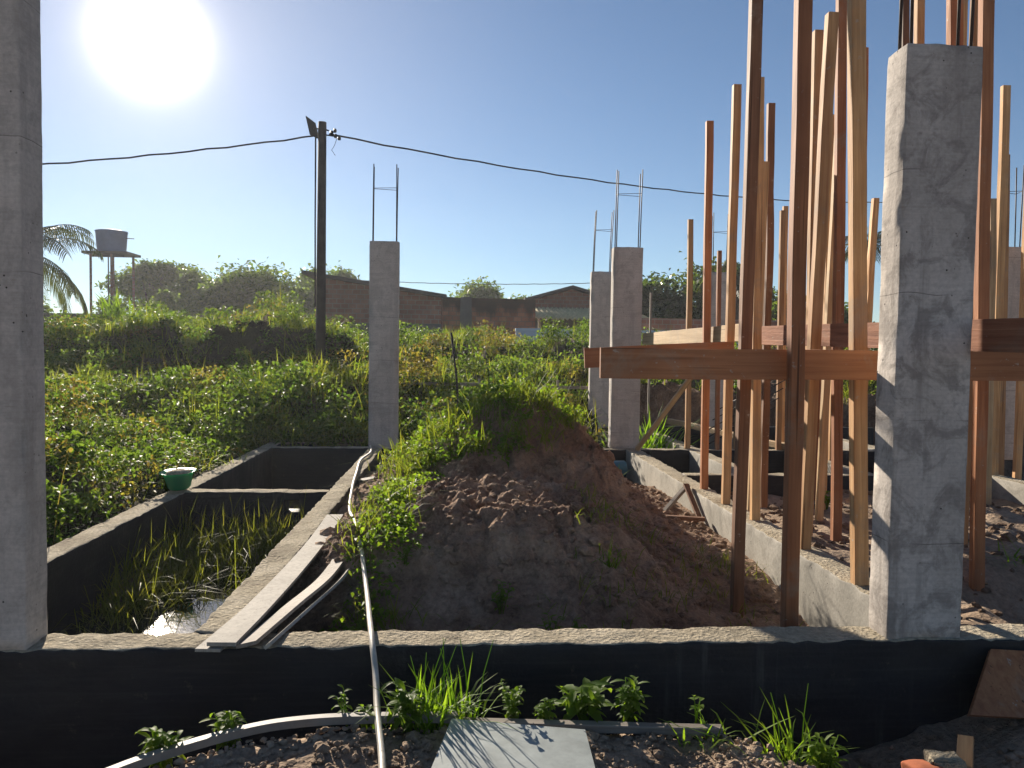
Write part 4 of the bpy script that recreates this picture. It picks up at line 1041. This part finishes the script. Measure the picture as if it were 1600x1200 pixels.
# weeds of the mound
lf, gr = [], []
def mz(x, y): return float(h_mound(np.array(x), np.array(y)))
n = 0
while n < 290:
    x, y = rng.uniform(-0.7, 1.6), rng.uniform(5.2, 8.6)
    # cap of the mound and the slope behind it
    q = ((x - 0.25) / 0.85) ** 2 + ((y - 7.1) / 1.15) ** 2
    if q > 1.0: continue
    n += 1; big = 0.6 + 0.8 * rng.random() ** 2
    if rng.random() < 0.62: lf.append(clump_leaves(x, y, mz(x, y) - 0.02, int(55 * big), 0.16 * big, 0.19 * big, 0.05))
    else:
        m = int(30 * big); P = np.stack([x + rng.normal(0, 0.1, m), y + rng.normal(0, 0.1, m), np.full(m, mz(x, y) - 0.02)], 1)
        gr.append(blades_np(P, rng.uniform(0.10, 0.30, m), 0.009, 0.5, 0.9))
n = 0
while n < 150:
    y = rng.uniform(3.7, 6.4); x = -0.50 + 0.05 * (y - 4.0) + rng.normal(0, 0.09)
    if x < -0.66: continue
    n += 1; big = 0.6 + 0.7 * rng.random() ** 2
    if rng.random() < 0.6: lf.append(clump_leaves(x, y, mz(x, y) - 0.01, int(40 * big), 0.10 * big, 0.13 * big, 0.042))
    else:
        m = int(22 * big); P = np.stack([x + rng.normal(0, 0.06, m), y + rng.normal(0, 0.06, m), np.full(m, mz(x, y) - 0.01)], 1)
        gr.append(blades_np(P, rng.uniform(0.08, 0.22, m), 0.007, 0.5, 0.9))
for _ in range(190):
    x = rng.uniform(0.0, 1.95); y = rng.uniform(3.4, 5.4); m = 7
    if x < 0.7 and (y > 4.1 or rng.random() < 0.4): continue
    P = np.stack([x + rng.normal(0, 0.05, m), y + rng.normal(0, 0.05, m), np.full(m, mz(x, y) - 0.01)], 1); gr.append(blades_np(P, rng.uniform(0.05, 0.16, m), 0.006, 0.6, 0.9))
V, Q = merge(lf); tag(mesh_quads('mound_weeds', V, Q, 'leaf_lush'), 'leafy weeds capping the dirt mound and its flank by the boards', 'weeds', kind='stuff')
V, Q = merge(gr); tag(mesh_quads('mound_grass', V, Q, 'grass'), 'long grass growing on the dirt mound', 'grass', kind='stuff')
# grass in the pit
gr = []
for _ in range(300):
    x, y = rng.uniform(-2.26, -1.18), rng.uniform(4.4, 6.45)
    if x > -1.95 + 0.25 * (y - 4.5) + 0.1 * rng.normal() and y < 5.75 + 0.3 * rng.random(): continue
    if y < 4.75 and rng.random() < 0.6: continue
    z = float(h_ground(np.array(x), np.array(y))) - 0.02; m = 14
    P = np.stack([x + rng.normal(0, 0.06, m), y + rng.normal(0, 0.06, m), np.full(m, z)], 1)
    gr.append(blades_np(P, rng.uniform(0.16, 0.44, m), 0.0065, 0.45, 0.8))
for _ in range(60):
    x, y = rng.uniform(-2.2, -1.25), rng.uniform(4.9, 6.3); z = float(h_ground(np.array(x), np.array(y)))
    P = np.array([[x, y, z]]); gr.append(blades_np(P, rng.uniform(0.38, 0.62, 1), 0.005, 0.3, 0.5))
V, Q = merge(gr); tag(mesh_quads('pit_grass', V, Q, 'grass_dry'), 'yellow-green marsh grass standing in the puddle of the pit', 'grass', kind='stuff')

# ------------------------------------------------------------------ single plants one can point at
def grass_tuft(label, x, y, z, n, h, w, sp=0.05, lean=0.35, droop=0.8, seedheads=0, mat='grass_lush', grp='grass tufts on the near bank'):
    t = empty('grass_tuft', (x, y, z)); tag(t, label, 'grass tuft', grp)
    P = np.stack([x + rng.normal(0, sp, n), y + rng.normal(0, sp * 0.5, n), np.full(n, z - 0.01)], 1)
    V, Q = blades_np(P, rng.uniform(0.35, 1.0, n) * h, rng.uniform(0.6, 1.2, n) * w, lean, droop)
    mesh_quads('blades', V, Q, mat, t)
    for i in range(seedheads):
        bx = x + rng.normal(0, sp); a = rng.uniform(-1, 1) * 0.25; hh = h * rng.uniform(1.0, 1.35)
        tube('stalk', [(bx, y, z), (bx + a * hh * 0.4, y, z + hh * 0.6), (bx + a * hh, y, z + hh)], [0.0025, 0.002, 0.0012], mat, t, 4)
    return t
def leafy(label, x, y, z, h, stems, per, ll, lw=0.45, mat='leaf_lush', grp='leafy plants on the near bank', spread=0.5, up=0.45):
    t = empty('leafy_plant', (x, y, z)); tag(t, label, 'plant', grp)
    Ps, az = [], []; Vs, Fs, k = [], [], 0
    for s in range(stems):
        a = rng.uniform(0, 2 * np.pi); tl = rng.uniform(0.05, spread); hh = h * rng.uniform(0.6, 1.0)
        tip = np.array([x + math.cos(a) * tl * hh, y + math.sin(a) * tl * hh * 0.6, z + hh]); b = np.array([x + rng.normal(0, 0.01), y, z - 0.01])
        V, Fc = tube_data([b, (b + tip) / 2 + np.array([0, 0, 0.01]), tip], [0.004, 0.003, 0.0015], 5); Vs += V; Fs += [tuple(i + k for i in f) for f in Fc]; k += len(V)
        for j in range(per):
            q = 0.25 + 0.75 * (j + 1) / per; Ps.append(b * (1 - q) + tip * q); az.append(j * 2.4 + s)
    stm = mesh('stem', Vs, Fs, mat, t, True)
    Ps = np.array(Ps); L = rng.uniform(0.7, 1.15, len(Ps)) * ll
    V, Q = leaves_fine(Ps, L, L * lw, up, 0.5, np.array(az))
    mesh_quads('leaves', V, Q, mat, stm)
    return t
ZG = 0.235
grass_tuft('tall bright grass tuft beside the hose', -0.08, 2.74, ZG, 170, 0.26, 0.0095, 0.07, 0.35, 0.7, 8)
leafy('broad bright-leaved weed inside the tall grass tuft', -0.18, 2.73, ZG, 0.17, 10, 7, 0.075, 0.36)
leafy('wispy small-leaved weed with an upright stem next to the grey sheet corner', 0.20, 2.75, ZG, 0.17, 6, 18, 0.028, 0.7)
leafy('short flowering weed between the wispy weed and the big rosette', 0.31, 2.73, ZG, 0.10, 7, 7, 0.042, 0.5)
leafy('rosette plant with the biggest leaves on the bank edge', 0.46, 2.75, ZG, 0.15, 10, 5, 0.11, 0.36, spread=0.8)
leafy('pointed-leaved plant next to the big rosette', 0.64, 2.75, ZG, 0.16, 8, 9, 0.062, 0.34)
leafy('tiny reddish seedling alone on the timber edging', 0.86, 2.69, ZG + 0.03, 0.10, 2, 5, 0.035, 0.5)
grass_tuft('low drooping grass at the end of the timber edging', 0.90, 2.60, 0.24, 34, 0.14, 0.008, 0.05, 0.8, 1.0)
grass_tuft('open grass with one long upright blade at the bank corner', 1.15, 2.55, 0.2, 42, 0.20, 0.009, 0.06, 0.7, 0.9, 2)
leafy('feathery plant at the bottom edge beyond the bank corner', 1.22, 2.44, 0.16, 0.17, 11, 12, 0.05, 0.33)
leafy('low feathery sprout at the bottom edge, last before the broken bricks', 1.38, 2.42, 0.13, 0.08, 8, 8, 0.05, 0.33)
leafy('weed clump at the bank edge where the pale strip bends', -0.78, 2.66, 0.22, 0.13, 10, 9, 0.055, 0.33)
leafy('dark weed clump at the lower corner beside the pale strip', -0.96, 2.54, 0.22, 0.13, 11, 9, 0.06, 0.36)
leafy('small two-stemmed weed against the black beam near the hose', -0.40, 2.76, ZG, 0.14, 3, 7, 0.035, 0.5)
leafy('small weed poking up beside the hose at the strip', -0.33, 2.74, ZG + 0.01, 0.07, 6, 6, 0.05, 0.42)
MG = 'single plants on the mound'
grass_tuft('lone grass tuft on the shaded slope of the mound', 0.86, 4.35, mz(0.86, 4.35), 26, 0.17, 0.009, 0.03, 0.5, 0.8, 1, 'grass_lush', MG)
leafy('pale leafy sprig on the shaded foot of the mound', 0.22, 4.02, mz(0.22, 4.02), 0.17, 5, 9, 0.045, 0.5, 'leaf_lush', MG)
leafy('drooping yellowish sprig beside the pale leafy sprig', 0.48, 3.85, mz(0.48, 3.85), 0.16, 4, 6, 0.05, 0.4, 'leaf_lush', MG)
leafy('small bright yellow-green sprout low on the mound', 0.62, 3.85, mz(0.62, 3.85), 0.13, 4, 6, 0.045, 0.5, 'leaf_lush', MG)
leafy('sprout on the mound flank above the hose', -0.30, 4.25, mz(-0.3, 4.25), 0.12, 4, 5, 0.05, 0.35, 'leaf_lush', MG)
RG = 'plants behind the props'
grass_tuft('bright grass clump in the gap beside the slanting brace', 2.55, 10.4, -0.1, 160, 1.15, 0.035, 0.17, 0.25, 0.7, 0, 'grass_lush', RG)
grass_tuft('grass sprout by the blue container', 1.72, 8.6, mz(1.72, 8.6), 30, 0.28, 0.012, 0.06, 0.5, 0.9, 0, 'grass_lush', RG)
leafy('sprout at the foot of the bright-edged prop', 3.27, 6.6, 0.24, 0.16, 5, 6, 0.07, 0.45, 'leaf_lush', RG)
grass_tuft('sunlit grass on the dirt beyond the largest column', 3.95, 4.95, 0.15, 60, 0.30, 0.012, 0.14, 0.6, 0.9, 0, 'grass_lush', RG)
leafy('low leafy weed on the dark dirt beyond the largest column', 3.6, 4.3, -0.05, 0.16, 8, 6, 0.06, 0.5, 'leaf_lush', RG)
leafy('leafy weed by the green basin on the pit corner', -2.62, 7.0, 0.32, 0.30, 9, 8, 0.085, 0.5, 'leaf_lush', 'weeds beside the basin')
grass_tuft('spiky bright clump near the foot of the bank beside the near column', -8.6, 13.8, 1.0, 90, 0.75, 0.03, 0.2, 0.4, 0.6, 0, 'grass_lush', 'spiky clumps in the field')
grass_tuft('spiky clump on the crest before the boundary wall', -7.7, 17.8, 2.25, 60, 0.7, 0.035, 0.16, 0.5, 0.6, 0, 'grass_lush', 'spiky clumps in the field')
grass_tuft('arching tall grass at the back of the mound', 0.75, 8.4, mz(0.75, 8.4), 90, 0.8, 0.012, 0.2, 0.35, 0.9, 6, 'grass', 'spiky clumps in the field')

# ------------------------------------------------------------------ thin morning haze
hzv = box('haze', -70, 70, -6, 75, -1.7, 14.0, 'water')
hzv.data.materials.clear()
hm = bpy.data.materials.new('haze_air'); hm.use_nodes = True; hn = hm.node_tree.nodes; hn.clear()
ho = hn.new('ShaderNodeOutputMaterial'); hv = hn.new('ShaderNodeVolumePrincipled')
hv.inputs['Color'].default_value = (0.92, 0.95, 1.0, 1); hv.inputs['Density'].default_value = 0.00075; hv.inputs['Anisotropy'].default_value = 0.5
hm.node_tree.links.new(hv.outputs[0], ho.inputs['Volume']); hzv.data.materials.append(hm)
tag(hzv, 'thin pale morning haze over the whole site', 'haze', kind='stuff')
